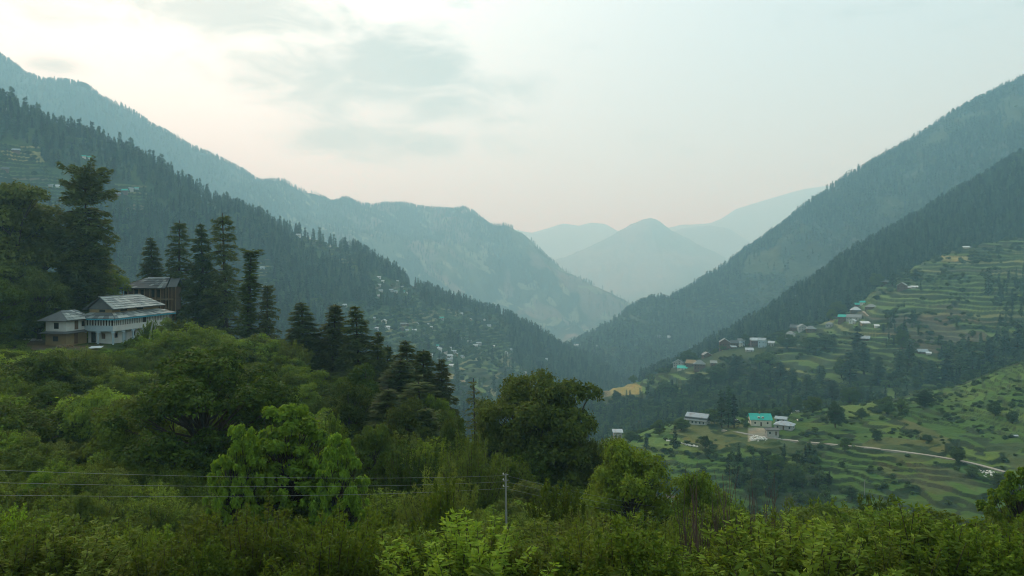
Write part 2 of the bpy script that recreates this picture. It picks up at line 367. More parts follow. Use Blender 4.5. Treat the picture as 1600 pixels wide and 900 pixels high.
# -- right mid mountain
def rel_L4(X_, Y0, Z_, PX, T):
    r = np.abs(fbm(X_ / 260 + 4.3, Y0 / 1200 + T * 0.5, 5, 0.5) - 0.5) * 2
    edge = 1 - 0.8 * ss(2.6, 3.0, T)
    return Z_ + 60 * (0.3 - r) * ss(0.2, 1.0, T) * edge + (fbm(X_ / 40, Y0 / 40, 4) - .5) * 10, None
def col_L4(X_, Y0, Z_, PX, PY, T, e):
    n = fbm(X_ / 150 + 2, Y0 / 150, 5, 0.6)
    C = lerp3(FOREST, (0.050, 0.070, 0.030), ss(0.45, 0.62, n))
    cliff = ss(0.50, 0.62, fbm(X_ / 70, Y0 / 120, 5, 0.65)) * ss(1180, 1300, PX) * ss(0.0, 60.0, PY - np.interp(PX, [1100, 1300, 1600], [440, 285, 115]))
    C = setc(C, cliff * ss(.5, .58, fbm(X_ / 14, Y0 / 14, 3)), (0.13, 0.14, 0.11), 0.5)
    C = setc(C, ss(0.5, 0.6, fbm(X_ / 90 + 5, Y0 / 90, 3)) * (PX < 1100) * ss(470, 500, PY), (0.07, 0.10, 0.035))
    return C
L4 = sheet('right_mountain', None, np.linspace(840, 2050, 620), [
    [(840, 800, 1152), (1000, 790, 1152), (1600, 700, 1152), (2050, 600, 1152)],
    [(840, 625, 1728), (900, 610, 1728), (1000, 605, 1728), (1100, 600, 1728), (1300, 560, 1728), (1600, 460, 1728), (2050, 300, 1728)],
    [(840, 575, 2048), (880, 560, 2048), (920, 548, 2048), (1000, 546, 2048), (1100, 548, 2048), (1200, 520, 2048), (1400, 420, 2048), (1600, 320, 2048), (2050, 100, 2048)],
    [(840, 570, 2304), (880, 552, 2304), (905, 539, 2368), (950, 515, 2432), (985, 490, 2496), (1003, 480, 2496), (1018, 474, 2496), (1045, 473, 2496), (1070, 459, 2560), (1130, 423, 2624), (1200, 373, 2688), (1260, 327, 2752), (1300, 298, 2816), (1330, 277, 2816), (1400, 238, 2816), (1500, 180, 2816), (1560, 150, 2816), (1600, 132, 2816), (1700, 80, 2816), (2050, -60, 2816)],
    [(840, 640, 3072), (1200, 500, 3456), (1600, 330, 3840), (2050, 200, 3840)]], [30, 50, 170, 12], G_far, rel_L4, col_L4)
# -- dark forest ridge on the right
def rel_s(amp, s, tlo=0.2):
    def f(X_, Y0, Z_, PX, T):
        return Z_ + (fbm(X_ / s + 8, Y0 / s, 5, 0.5) - .5) * amp * ss(0, tlo, T), None
    return f
def col_forest(X_, Y0, Z_, PX, PY, T, e):
    return lerp3(FOREST, (0.035, 0.050, 0.022), fbm(X_ / 60, Y0 / 60, 4))
L5 = sheet('forest_ridge', None, np.linspace(960, 2050, 300), [
    [(960, 760, 850), (1130, 700, 850), (1240, 640, 850), (1340, 600, 850), (1600, 560, 850), (2050, 480, 850)],
    [(960, 640, 1050), (1130, 580, 1050), (1240, 540, 1050), (1300, 510, 1050), (1370, 458, 1070), (1440, 416, 1110), (1500, 394, 1140), (1600, 376, 1160), (1800, 340, 1200), (2050, 300, 1200)],
    [(960, 620, 1200), (1000, 600, 1200), (1080, 568, 1200), (1130, 540, 1230), (1180, 508, 1260), (1230, 474, 1300), (1290, 436, 1340), (1310, 418, 1360), (1330, 406, 1380), (1400, 370, 1420), (1440, 347, 1450), (1500, 307, 1480), (1600, 252, 1500), (1800, 140, 1550), (2050, 20, 1600)],
    [(960, 700, 1400), (1300, 500, 1650), (1600, 380, 1800), (2050, 200, 1800)]], [20, 70, 14], G_mid, rel_s(16, 80), col_forest)
# -- left forest slope with villages
A_L3t = [[(-300, 215), (40, 225), (75, 262), (130, 300), (150, 345), (60, 330), (-300, 300)], [(380, 405), (430, 405), (425, 470), (370, 470)],
         [(455, 362), (510, 378), (560, 398), (555, 425), (480, 400), (450, 378)], [(570, 430), (650, 448), (660, 480), (590, 476)],
         [(690, 545), (780, 545), (850, 605), (840, 650), (690, 650)], [(680, 480), (790, 495), (800, 560), (740, 540), (590, 510), (590, 480)],
         [(520, 472), (600, 490), (700, 520), (690, 600), (560, 560)], [(170, 285), (230, 290), (230, 330), (160, 340)]]
def rel_L3(X_, Y0, Z_, PX, T):
    r = np.abs(fbm(X_ / 170 + 7.3, Y0 / 700 + T * 0.5, 4, 0.5) - 0.5) * 2
    edge = 1 - 0.7 * ss(3.5, 4.0, T)
    Z2 = Z_ + 30 * (0.3 - r) * ss(0.2, 1.0, T) * edge + (fbm(X_ / 40, Y0 / 40, 4) - .5) * 6
    PY = HZ - F * Z2 / Y0
    m = np.zeros(PX.shape)
    for p in A_L3t: m = np.maximum(m, inpoly(PX, PY, p))
    Z3, k, ri = terrace(Z2, X_, Y0, m, 4.6, 0.35)
    return Z3, (k, ri, m)
def col_L3(X_, Y0, Z_, PX, PY, T, e):
    k, ri, m = e
    C = lerp3(FOREST, (0.055, 0.085, 0.028), ss(0.4, 0.62, fbm(X_ / 90, Y0 / 90, 4)))
    mm = m * (fbm(X_ / 50 + 3, Y0 / 50, 3) > 0.40)
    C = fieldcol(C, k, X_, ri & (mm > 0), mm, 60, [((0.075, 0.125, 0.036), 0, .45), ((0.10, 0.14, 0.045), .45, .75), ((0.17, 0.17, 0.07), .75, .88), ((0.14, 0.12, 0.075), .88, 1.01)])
    w = inpoly(PX, PY, [(-50, 230), (60, 228), (75, 262), (-50, 262)]) | inpoly(PX, PY, [(380, 410), (420, 410), (415, 460), (380, 460)])
    C = setc(C, w & (hsh(k, 2.2) > 0.45) & ~ri, (0.26, 0.24, 0.09))
    return C
L3 = sheet('left_terraced_slope', None, np.linspace(-420, 1080, 640), [
    [(-420, 900, 430), (300, 920, 430), (1080, 930, 430)],
    [(-420, 560, 600), (0, 600, 600), (300, 650, 600), (500, 690, 620), (700, 740, 640), (800, 770, 660), (1080, 790, 660)],
    [(-420, 380, 780), (0, 430, 780), (200, 475, 800), (400, 530, 850), (600, 590, 880), (700, 630, 900), (850, 665, 900), (960, 680, 900), (1080, 700, 900)],
    [(-420, 220, 880), (0, 300, 880), (200, 365, 960), (400, 430, 1080), (600, 500, 1200), (700, 545, 1250), (850, 590, 1400), (960, 625, 1400), (1080, 660, 1400)],
    [(-420, -40, 980), (-200, 70, 1000), (0, 172, 1040), (60, 198, 1060), (150, 232, 1120), (250, 274, 1180), (330, 318, 1250), (430, 358, 1350), (500, 380, 1450), (560, 398, 1500), (600, 421, 1530), (640, 447, 1560), (700, 470, 1600), (780, 494, 1650), (830, 520, 1700), (860, 540, 1720), (900, 560, 1750), (960, 588, 1780), (1080, 640, 1780)],
    [(-420, 150, 1300), (0, 320, 1400), (500, 480, 1800), (1080, 720, 2100)]], [20, 40, 110, 170, 8], G_mid, rel_L3, col_L3)
# -- terraced spur with the villages on the right
A_L6t = [[(1380, 425), (1440, 398), (1500, 376), (1700, 350), (2100, 300), (2100, 560), (1500, 540), (1420, 560), (1300, 545), (1240, 520), (1330, 480)],
         [(1210, 530), (1330, 540), (1480, 560), (1500, 600), (1390, 625), (1240, 600), (1190, 560)], [(930, 612), (1000, 590), (1110, 575), (1120, 600), (960, 625)]]
def rel_L6(X_, Y0, Z_, PX, T):
    Z2 = Z_ + (fbm(X_ / 90 + 2, Y0 / 90, 4) - .5) * 12 * ss(0, .4, T) * (1 - .6 * ss(1.7, 2.0, T))
    PY = HZ - F * Z2 / Y0
    m = np.zeros(PX.shape)
    for p in A_L6t: m = np.maximum(m, inpoly(PX, PY, p))
    Z3, k, ri = terrace(Z2, X_, Y0, m, 4.2, 0.4)
    return Z3, (k, ri, m)
def col_L6(X_, Y0, Z_, PX, PY, T, e):
    k, ri, m = e
    C = lerp3((0.028, 0.042, 0.018), (0.055, 0.075, 0.028), ss(0.35, 0.65, fbm(X_ / 40, Y0 / 40, 4)))
    sc = fbm(X_ / 45 + 3, Y0 / 45, 3)
    mm = m * (sc > 0.15)
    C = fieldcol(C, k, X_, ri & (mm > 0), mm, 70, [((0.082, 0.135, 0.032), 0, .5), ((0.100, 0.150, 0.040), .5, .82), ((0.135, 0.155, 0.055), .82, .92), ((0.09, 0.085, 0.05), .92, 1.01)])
    br = ss(0.5, 0.6, fbm(X_ / 60 + 33, Y0 / 60, 3)) * inpoly(PX, PY, [(1400, 480), (1560, 470), (1560, 530), (1480, 560), (1380, 520)])
    C = setc(C, br, (0.10, 0.085, 0.06), 0.6)
    C = setc(C, inpoly(PX, PY, [(1470, 399), (1518, 401), (1518, 409), (1470, 408)]), (0.25, 0.22, 0.08))
    C = setc(C, inpoly(PX, PY, [(952, 592), (985, 590), (1004, 606), (1000, 616), (952, 618)]), (0.24, 0.205, 0.065))
    C = setc(C, inpoly(PX, PY, [(915, 600), (953, 596), (955, 618), (935, 624)]), (0.17, 0.14, 0.07))
    C = setc(C, inpoly(PX, PY, [(1110, 543), (1128, 543), (1131, 548), (1112, 549)]), (0.30, 0.26, 0.07))
    return C
L6 = sheet('right_terraced_spur', None, np.linspace(680, 2100, 580), [
    [(680, 950, 520), (800, 860, 520), (950, 800, 520), (1100, 730, 520), (1250, 700, 520), (1400, 680, 540), (1600, 660, 560), (2100, 600, 560)],
    [(680, 860, 600), (800, 750, 600), (950, 720, 600), (1100, 665, 600), (1250, 640, 610), (1400, 622, 620), (1500, 605, 640), (1600, 580, 650), (2100, 480, 650)],
    [(680, 840, 740), (800, 730, 740), (920, 680, 740), (1000, 650, 740), (1100, 618, 740), (1250, 585, 740), (1400, 555, 740), (1500, 540, 750), (1600, 515, 760), (2100, 380, 780)],
    [(680, 800, 900), (800, 690, 900), (860, 645, 900), (905, 616, 900), (960, 605, 900), (1000, 594, 900), (1050, 574, 880), (1100, 557, 880), (1130, 545, 880), (1180, 536, 890), (1240, 517, 920), (1300, 500, 950), (1340, 478, 970), (1370, 448, 1000), (1440, 411, 1060), (1500, 388, 1090), (1600, 370, 1110), (1800, 335, 1150), (2100, 290, 1150)],
    [(800, 760, 1010), (960, 690, 1010), (1130, 620, 1000), (1300, 550, 1060), (1370, 490, 1090), (1440, 440, 1150), (1600, 400, 1200), (2100, 330, 1260)]], [14, 60, 170, 8], G_mid, rel_L6, col_L6)
# -- near fields on the right with the road
ROADPTS = [(1130, 672), (1155, 676), (1178, 681), (1200, 684), (1240, 689), (1290, 694), (1340, 698), (1400, 705), (1460, 713), (1520, 724), (1570, 738)]
def rel_L7(X_, Y0, Z_, PX, T):
    Z2 = Z_ + (fbm(X_ / 60 + 2, Y0 / 60, 4) - .5) * 7 * ss(0, .5, T)
    m = ss(0.6, 0.9, T) * (T < 3.6)
    m = (m > .5) * 1.0
    Z3, k, ri = terrace(Z2, X_, Y0, m, 1.8, 0.25, 1.3)
    return Z3, (k, ri, m)
def col_L7(X_, Y0, Z_, PX, PY, T, e):
    k, ri, m = e
    C = lerp3((0.030, 0.046, 0.018), (0.060, 0.085, 0.030), ss(0.35, 0.65, fbm(X_ / 25, Y0 / 25, 4)))
    mm = m * ((fbm(X_ / 22 + 3, Y0 / 22, 3) > 0.40) | (T > 2.3))
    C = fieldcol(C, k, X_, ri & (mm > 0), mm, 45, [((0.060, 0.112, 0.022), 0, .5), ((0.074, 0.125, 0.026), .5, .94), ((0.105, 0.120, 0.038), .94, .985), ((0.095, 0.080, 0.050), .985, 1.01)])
    C = setc(C, inpoly(PX, PY, [(1310, 632), (1345, 620), (1378, 628), (1385, 645), (1340, 652), (1320, 645)]), (0.11, 0.155, 0.035), 0.8)
    br = ss(0.45, 0.6, fbm(X_ / 14 + 33, Y0 / 14, 3)) * inpoly(PX, PY, [(1360, 715), (1480, 730), (1560, 760), (1540, 800), (1480, 780), (1380, 740)])
    C = setc(C, br, (0.10, 0.085, 0.050), 0.4)
    C = setc(C, inpoly(PX, PY, [(1170, 668), (1200, 668), (1215, 684), (1170, 690)]), (0.30, 0.26, 0.19), 0.9)
    C = setc(C, inpoly(PX, PY, [(988, 672), (1015, 665), (1075, 690), (1080, 705), (1020, 700), (985, 690)]), (0.090, 0.150, 0.035), 0.9)
    return C
L7 = sheet('near_terraced_fields', None, np.linspace(640, 2200, 560), [
    [(640, 1250, 215), (820, 1050, 215), (1200, 1050, 215), (2200, 960, 215)],
    [(640, 0, 290, -150), (820, 0, 290, -122), (1000, 0, 290, -116), (1200, 0, 290, -106), (1400, 0, 285, -98), (1600, 0, 275, -91), (2200, 0, 270, -70)],
    [(640, 900, 390), (820, 765, 390), (950, 712, 390), (1040, 696, 390), (1130, 685, 390), (1190, 686, 385), (1240, 690, 382), (1340, 699, 368), (1460, 714, 350), (1570, 738, 333), (1700, 735, 320), (2200, 690, 310)],
    [(640, 900, 460), (820, 750, 460), (950, 688, 440), (1070, 664, 430), (1190, 659, 425), (1300, 643, 440), (1400, 634, 450), (1500, 612, 470), (1600, 572, 480), (1800, 520, 490), (2200, 400, 500)],
    [(640, 880, 540), (820, 770, 540), (950, 700, 520), (1070, 662, 520), (1190, 650, 530), (1300, 636, 530), (1400, 622, 530), (1500, 596, 525), (1600, 560, 520), (1800, 500, 530), (2200, 380, 540)],
    [(820, 830, 620), (1190, 710, 620), (1600, 640, 620), (2200, 520, 640)]], [20, 90, 90, 40, 8], G_mid, rel_L7, col_L7)
# -- hillside we stand on, with the bench of the wooden houses
def zr(Y, z, pxs=(-2500, 4200)): return [(p, 0, Y, z) for p in pxs]
def rel_L8(X_, Y0, Z_, PX, T):
    n = (fbm(X_ / 14 + 2, Y0 / 14, 5) - .5)
    flat = ss(0, 12, np.hypot(X_ + 82, (Y0 - 158) * 0.8) - 12)
    return Z_ + n * 3.2 * ss(0, 1, T) * flat, None
def col_L8(X_, Y0, Z_, PX, PY, T, e):
    C = lerp3((0.038, 0.056, 0.015), (0.088, 0.125, 0.027), ss(0.35, 0.65, fbm(X_ / 7, Y0 / 7, 4)))
    C = setc(C, ss(0.58, 0.68, fbm(X_ / 6 + 40, Y0 / 6, 3)), EARTH, 0.6)
    C = setc(C, inpoly(PX, PY, [(430, 585), (470, 590), (520, 620), (545, 650), (480, 640), (430, 620)]), (0.12, 0.20, 0.035), 0.7)
    C = setc(C, inpoly(PX, PY, [(0, 536), (66, 530), (130, 541), (160, 548), (60, 556), (0, 556)]), (0.12, 0.085, 0.06), 0.6)
    return C
L8 = sheet('near_hillside', None, np.concatenate([np.linspace(-2500, -250, 60, endpoint=False), np.linspace(-250, 1900, 520), np.linspace(1905, 4200, 60)]), [
    zr(2, -2.0), zr(12, -6.6), zr(25, -12.2), zr(45, -18.8),
    [(-2500, 0, 80, -14), (0, 0, 80, -19), (300, 0, 82, -20.5), (440, 0, 80, -22), (600, 0, 78, -23), (850, 0, 70, -25), (1100, 0, 66, -26), (1600, 0, 62, -25), (4200, 0, 60, -22)],
    [(-2500, 0, 115, -8), (0, 0, 120, -16), (150, 0, 122, -16.8), (300, 0, 128, -18.2), (440, 0, 115, -20.5), (600, 0, 105, -24.5), (700, 0, 100, -26.5), (850, 0, 88, -28), (1000, 0, 82, -30), (1300, 0, 78, -31), (1600, 0, 74, -29), (4200, 0, 72, -25)],
    [(-2500, 0, 145, -2), (0, 0, 146, -14.6), (70, 0, 147, -15.2), (180, 0, 147, -15.6), (260, 0, 150, -16.4), (300, 0, 148, -16.8), (440, 0, 134, -19), (520, 0, 125, -22), (600, 0, 115, -25.5), (700, 0, 108, -28), (850, 0, 96, -31.5), (1000, 0, 90, -36), (1300, 0, 86, -38), (1600, 0, 82, -36), (4200, 0, 80, -30)],
    [(-2500, 0, 172, 10), (-200, 0, 172, 0), (0, 0, 170, -8.5), (70, 0, 171, -13.2), (120, 0, 172, -14.9), (250, 0, 172, -15.6), (300, 0, 165, -16.6), (380, 0, 155, -18), (440, 0, 146, -20), (520, 0, 136, -23.5), (600, 0, 126, -28), (700, 0, 118, -32), (850, 0, 106, -38), (1000, 0, 100, -44), (1300, 0, 97, -50), (1600, 0, 96, -50), (4200, 0, 96, -44)],
    [(-2500, 0, 215, 25), (-200, 0, 210, 12), (0, 0, 200, -2), (100, 0, 195, -7), (170, 0, 190, -12), (255, 0, 190, -12.5), (300, 0, 190, -20), (440, 0, 180, -34), (600, 0, 160, -48), (850, 0, 140, -62), (1000, 0, 132, -70), (1600, 0, 130, -78), (4200, 0, 130, -70)],
    [(-2500, 0, 460, -120), (0, 0, 420, -140), (600, 0, 400, -150), (1000, 0, 300, -150), (1600, 0, 230, -125), (4200, 0, 230, -110)]],
    [8, 14, 20, 30, 30, 30, 30, 20, 10], G_near, rel_L8, col_L8)
# valley ground far below, out to the horizon
me = mk_mesh('valley_ground', [(-60000, -2000, -620), (60000, -2000, -620), (60000, 80000, -620), (-60000, 80000, -620)], np.array([[0, 1, 2, 3]]), [G_far])
ca = me.color_attributes.new('Col', 'FLOAT_COLOR', 'POINT'); ca.data.foreach_set('color', np.tile([0.05, 0.07, 0.03, 1], 4).astype(np.float32))
tag(obj('ground', me), kind='structure')
# ---------------------------------------------------------------- haze
def haze_box(lo, hi):
    x0, y0, z0 = lo; x1, y1, z1 = hi
    V = [(x, y, z) for z in (z0, z1) for y in (y0, y1) for x in (x0, x1)]
    Fc = np.array([[0, 2, 3, 1], [4, 5, 7, 6], [0, 1, 5, 4], [2, 6, 7, 3], [0, 4, 6, 2], [1, 3, 7, 5]])
    m = bpy.data.materials.new('haze'); m.use_nodes = True; t = m.node_tree; t.nodes.clear()
    v = t.nodes.new('ShaderNodeVolumePrincipled'); v.inputs['Color'].default_value = HAZE_COL
    v.inputs['Density'].default_value = HAZE_D; v.inputs['Anisotropy'].default_value = 0.25; v.inputs['Absorption Color'].default_value = (1, 1, 1, 1)
    o = t.nodes.new('ShaderNodeOutputMaterial'); t.links.new(v.outputs[0], o.inputs['Volume'])
    m.cycles.homogeneous_volume = True if hasattr(m.cycles, 'homogeneous_volume') else False
    h = obj('haze', mk_mesh('haze', V, Fc, [m])); tag(h, kind='stuff'); return h
HAZE_COL = (0.42, 0.82, 1.0, 1); HAZE_D = 2.2e-4
haze_box((-61000, -3000, -625), (61000, 81000, 1400))
# ---------------------------------------------------------------- foliage builders
def leaf_quads(c, n, ax, l, w):
    """diamond leaves: centre c, plane normal n, long axis hint ax, half length l, half width w"""
    n = n / (np.linalg.norm(n, axis=1, keepdims=True) + 1e-9)
    a = ax - n * np.sum(ax * n, 1, keepdims=True); a /= (np.linalg.norm(a, axis=1, keepdims=True) + 1e-9)
    b = np.cross(n, a)
    l = np.broadcast_to(l, len(c))[:, None]; w = np.broadcast_to(w, len(c))[:, None]
    V = np.stack([c - a * l, c + b * w - a * l * 0.1, c + a * l, c - b * w - a * l * 0.1], 1).reshape(-1, 3)
    return V, np.arange(len(V)).reshape(-1, 4)
def tubes(paths, sides=4):
    """paths: list of (points (k,3), radii (k,))"""
    V = []; Fs = []; o = 0
    ang = np.arange(sides) * 2 * math.pi / sides
    for p, r in paths:
        p = np.asarray(p, float); r = np.asarray(r, float); k = len(p)
        d = np.gradient(p, axis=0); d /= (np.linalg.norm(d, axis=1, keepdims=True) + 1e-9)
        up = np.where(np.abs(d[:, 2:3]) > 0.9, np.array([[1., 0, 0]]), np.array([[0, 0, 1.]]))
        u = np.cross(d, up); u /= (np.linalg.norm(u, axis=1, keepdims=True) + 1e-9); v = np.cross(d, u)
        ring = p[:, None] + r[:, None, None] * (np.cos(ang)[None, :, None] * u[:, None] + np.sin(ang)[None, :, None] * v[:, None])
        V.append(ring.reshape(-1, 3))
        i = np.arange(k - 1)[:, None] * sides + np.arange(sides)[None]; j = np.arange(k - 1)[:, None] * sides + (np.arange(sides)[None] + 1) % sides
        Fs.append((np.stack([i, j, j + sides, i + sides], -1).reshape(-1, 4)) + o); o += k * sides
    return np.concatenate(V), np.concatenate(Fs)
def join(parts):
    """parts: list of (V, F, material index)"""
    V = np.concatenate([p[0] for p in parts]); o = 0; Fs = []; mi = []
    for v, f, m in parts: Fs.append(f + o); o += len(v); mi.append(np.full(len(f), m))
    return V, Fs, np.concatenate(mi)
def conifer(seed, H=20, R=3.6, levels=34, per=6, dens=16, profile='cone', t0=0.12, leaf=(0.34, 0.10), rise=0.1, droop=0.22, gap=0.0, flat=0.0):
    r = np.random.RandomState(seed); br = []; C = []; Nn = []; A = []; Ls = []
    bend = r.randn(2) * 0.012 * H
    def axis(h): return np.array([bend[0] * (h / H) ** 2, bend[1] * (h / H) ** 2, h])
    hs = np.array([0, .15, .35, .6, .85, 1.0]) * H
    br.append((np.array([axis(h) for h in hs]), np.interp(hs, [0, H], [0.018 * H, 0.0025 * H])))
    clump = r.rand(levels)
    for k in range(levels):
        t = t0 + (1 - t0) * (k + r.rand() * .5) / levels
        if profile == 'cone': pr = (1 - t) ** 0.62 * 1.0 + 0.03
        elif profile == 'cedar': pr = min(1, (1 - t) ** 0.5 * 1.05 + 0.05) * (0.55 + 0.45 * ss(0, 0.3, t))
        elif profile == 'top': pr = 0.95 - 0.5 * t ** 3
        elif profile == 'old': pr = 0.55 + 0.5 * math.sin(t * 7.5 + seed) * .3 + 0.35 * ss(.25, .75, t) - 0.35 * ss(.85, 1, t)
        elif profile == 'column': pr = 0.35 + 0.1 * math.sin(t * 20)
        pr *= (1 - gap * 0.5 * clump[k])
        n = max(2, int(per * (0.6 + 0.4 * pr)))
        if gap and r.rand() < gap * 0.3: n = max(1, n // 2)
        a0 = r.rand() * 6.28
        for j in range(n):
            a = a0 + 6.283 * j / n + r.randn() * 0.3
            L = R * pr * r.uniform(0.6, 1.12)
            if profile == 'old' and r.rand() < 0.25: L *= 1.3
            rz = rise + (0.75 if profile == 'old' else 0.40) * ss(0.7, 1, t) + r.randn() * 0.13; dz = droop * (1 - 0.6 * ss(.7, 1, t)) * (1 + r.randn() * .3)
            o = axis(t * H); d = np.array([math.cos(a), math.sin(a), 0])
            s = np.linspace(0, 1, 4); pts = o + d * (L * s)[:, None]; pts[:, 2] += L * (rz * s - dz * s * s)
            br.append((pts, np.array([0.03 + 0.012 * L, 0.02 + .008 * L, .015 + .004 * L, .008])))
            m = int(dens * L * (0.7 + 0.6 * r.rand())) + 4
            sv = r.uniform(0.12, 1.02, m) ** 0.75
            side = np.array([-d[1], d[0], 0]); wv = (0.26 * L * (1.05 - sv) + 0.10 * R * .35 + 0.12) * r.uniform(-1, 1, m)
            c = o + d * (L * sv)[:, None] + side * wv[:, None]; c[:, 2] += L * (rz * sv - dz * sv * sv) - np.abs(wv) * 0.3 - r.exponential(0.20, m)
            C.append(c); nn = r.randn(m, 3) * 0.42; nn[:, 2] += 1; Nn.append(nn)
            A.append(d[None] * 1.0 + side[None] * np.sign(wv)[:, None] * 0.8 + r.randn(m, 3) * .3 + np.array([0, 0, -0.25])); Ls.append(r.uniform(.6, 1.3, m))
    C = np.concatenate(C); Ls = np.concatenate(Ls)
    lv = leaf_quads(C, np.concatenate(Nn), np.concatenate(A), Ls * leaf[0], Ls * leaf[1])
    return tubes(br, 4), lv
def broadleaf(seed, H=10, R=5, puffs=70, leaves=22000, leaf=(0.16, 0.085), trunk=0.3, base=0.25, shape='round', pr=(0.16, 0.30), tip=0.0, multi=1, lobes=None):
    """crown of many overlapping puffs; lobes: list of (x, y, z, r) fractions of R / H, else an ellipsoid"""
    r = np.random.RandomState(seed); pc = []; rad = []
    zc = (1 + base) / 2
    tries = 0
    while len(pc) < puffs and tries < 20000:
        tries += 1
        if lobes:
            L = lobes[r.randint(len(lobes))]; d = r.randn(3); d /= np.linalg.norm(d)
            p = np.array([L[0] * R, L[1] * R, L[2] * H]) + d * np.array([L[3] * R, L[3] * R, L[3] * R]) * r.uniform(0.55, 0.95)
        else:
            d = r.randn(3); d /= np.linalg.norm(d); q = r.uniform(0.45, 0.95) 
            zz = d[2]; wx = 1.0
            if shape == 'up': wx = 1.0 - 0.35 * max(0, zz) ; 
            p = np.array([d[0] * R * q * wx, d[1] * R * q * wx, (zc + zz * q * (1 - base) / 2) * H])
        if p[2] < base * H * 0.8: continue
        pc.append(p); rad.append(R * r.uniform(*pr))
    pc = np.array(pc); rad = np.array(rad)
    k = r.choice(len(pc), leaves, p=rad ** 2 / np.sum(rad ** 2))
    d = r.randn(leaves, 3); d /= np.linalg.norm(d, axis=1, keepdims=True); d[:, 2] = np.where(d[:, 2] < -0.35, -d[:, 2], d[:, 2])
    q = r.uniform(0.35, 1.0, leaves) ** 0.45
    # uneven puffs: radius varies with direction
    q *= 1 + 0.28 * np.sin(d[:, 0] * 5 + k) * np.sin(d[:, 1] * 5 + k * 1.7) + 0.25 * r.rand(leaves) ** 4
    sc = np.array([1, 1, 0.78 if not tip else 1.25])
    c = pc[k] + d * (q * rad[k])[:, None] * sc
    nn = d * 0.7 + r.randn(leaves, 3) * 0.55 + np.array([0, 0, 0.45])
    ax = d * 0.6 + r.randn(leaves, 3) * 0.6 + np.array([0, 0, -0.2 if not tip else 0.5])
    s = r.uniform(0.65, 1.25, leaves)
    lv = leaf_quads(c, nn, ax, s * leaf[0], s * leaf[1])
    br = []
    for m in range(multi):
        o = np.array([r.randn() * .15 * R, r.randn() * .15 * R, 0]) if multi > 1 else np.zeros(3)
        top = np.array([o[0] * 2 + r.randn() * .05 * R, o[1] * 2 + r.randn() * .05 * R, H * 0.72])
        P_ = [o + np.array([0, 0, -0.8]), o, o * .5 + top * .25 + r.randn(3) * .03 * R, top * .6 + o * .4, top]
        tr = trunk / (multi ** .5)
        br.append((np.array(P_), np.array([tr * 1.3, tr, tr * .75, tr * .5, tr * .15])))
    for i in range(len(pc)):
        p = pc[i]; h = min(p[2] * 0.75, H * .6) * r.uniform(.5, 1); o = np.array([0, 0, h]); mid = (o * .45 + p * .55) + r.randn(3) * .06 * R
        w = trunk * 0.30; br.append((np.array([o, mid, p]), np.array([w, w * .6, w * .2])))
        for _ in range(2):
            e = p + r.randn(3) * rad[i] * .6; br.append((np.array([mid, (mid + e) / 2 + r.randn(3) * .05, e]), np.array([w * .4, w * .25, .01])))
    return tubes(br, 5), lv
def sprigs(seed, H=2.6, R=1.3, stems=70, per=52, leaf=(0.075, 0.028), lean=0.7, bare=0.25):
    r = np.random.RandomState(seed); br = []; C = []; Nn = []; A = []
    for i in range(stems):
        a = r.rand() * 6.28; q = r.rand() ** .6
        o = np.array([math.cos(a), math.sin(a), 0]) * R * 0.35 * q; hh = H * r.uniform(.6, 1.05) * (1 - 0.25 * q)
        e = np.array([math.cos(a) * R * q * lean * 1.2, math.sin(a) * R * q * lean * 1.2, hh]) + r.randn(3) * .12
        m = (o + e) / 2 + np.array([0, 0, hh * .1]) + r.randn(3) * .08
        br.append((np.array([o, m, e]), np.array([.016, .010, .004])))
        s = r.uniform(bare, 1.0, per) ** .8
        c = (1 - s[:, None]) ** 2 * o + 2 * s[:, None] * (1 - s[:, None]) * m + s[:, None] ** 2 * e
        d = r.randn(per, 3); d[:, 2] = np.abs(d[:, 2]) * .6 + .3; d /= np.linalg.norm(d, axis=1, keepdims=True)
        spread = 0.07 + 0.20 * (1 - s) * r.rand(per)
        C.append(c + d * spread[:, None]); A.append(d); Nn.append(np.cross(d, r.randn(per, 3)) * .8 + np.array([0, 0, .8]))
    C = np.concatenate(C); s = r.uniform(.7, 1.35, len(C))
    return tubes(br, 3), leaf_quads(C, np.concatenate(Nn), np.concatenate(A), s * leaf[0], s * leaf[1])
def twigs(seed, H=5, stems=14, R=.9, forks=4):
    r = np.random.RandomState(seed); br = []
    for i in range(stems):
        a = r.rand() * 6.28; o = np.array([math.cos(a), math.sin(a), 0]) * R * .3; hh = H * r.uniform(.55, 1)
        e = np.array([math.cos(a) * R * r.rand(), math.sin(a) * R * r.rand(), hh]); m = (o + e) / 2 + r.randn(3) * .15
        pts = np.array([o, o * .6 + m * .4, m, (m + e) / 2 + r.randn(3) * .05, e]); br.append((pts, np.array([.034, .028, .022, .015, .006])))
        for f in range(forks):
            s = r.uniform(.35, .9); b = o * (1 - s) + e * s + (m - (o + e) / 2) * 2 * s * (1 - s) * 1; L = H * r.uniform(.08, .25); aa = r.rand() * 6.28
            q = b + np.array([math.cos(aa) * .35 * L, math.sin(aa) * .35 * L, L]); br.append((np.array([b, (b + q) / 2 + r.randn(3) * .03, q]), np.array([.014, .010, .005])))
    return tubes(br, 3)
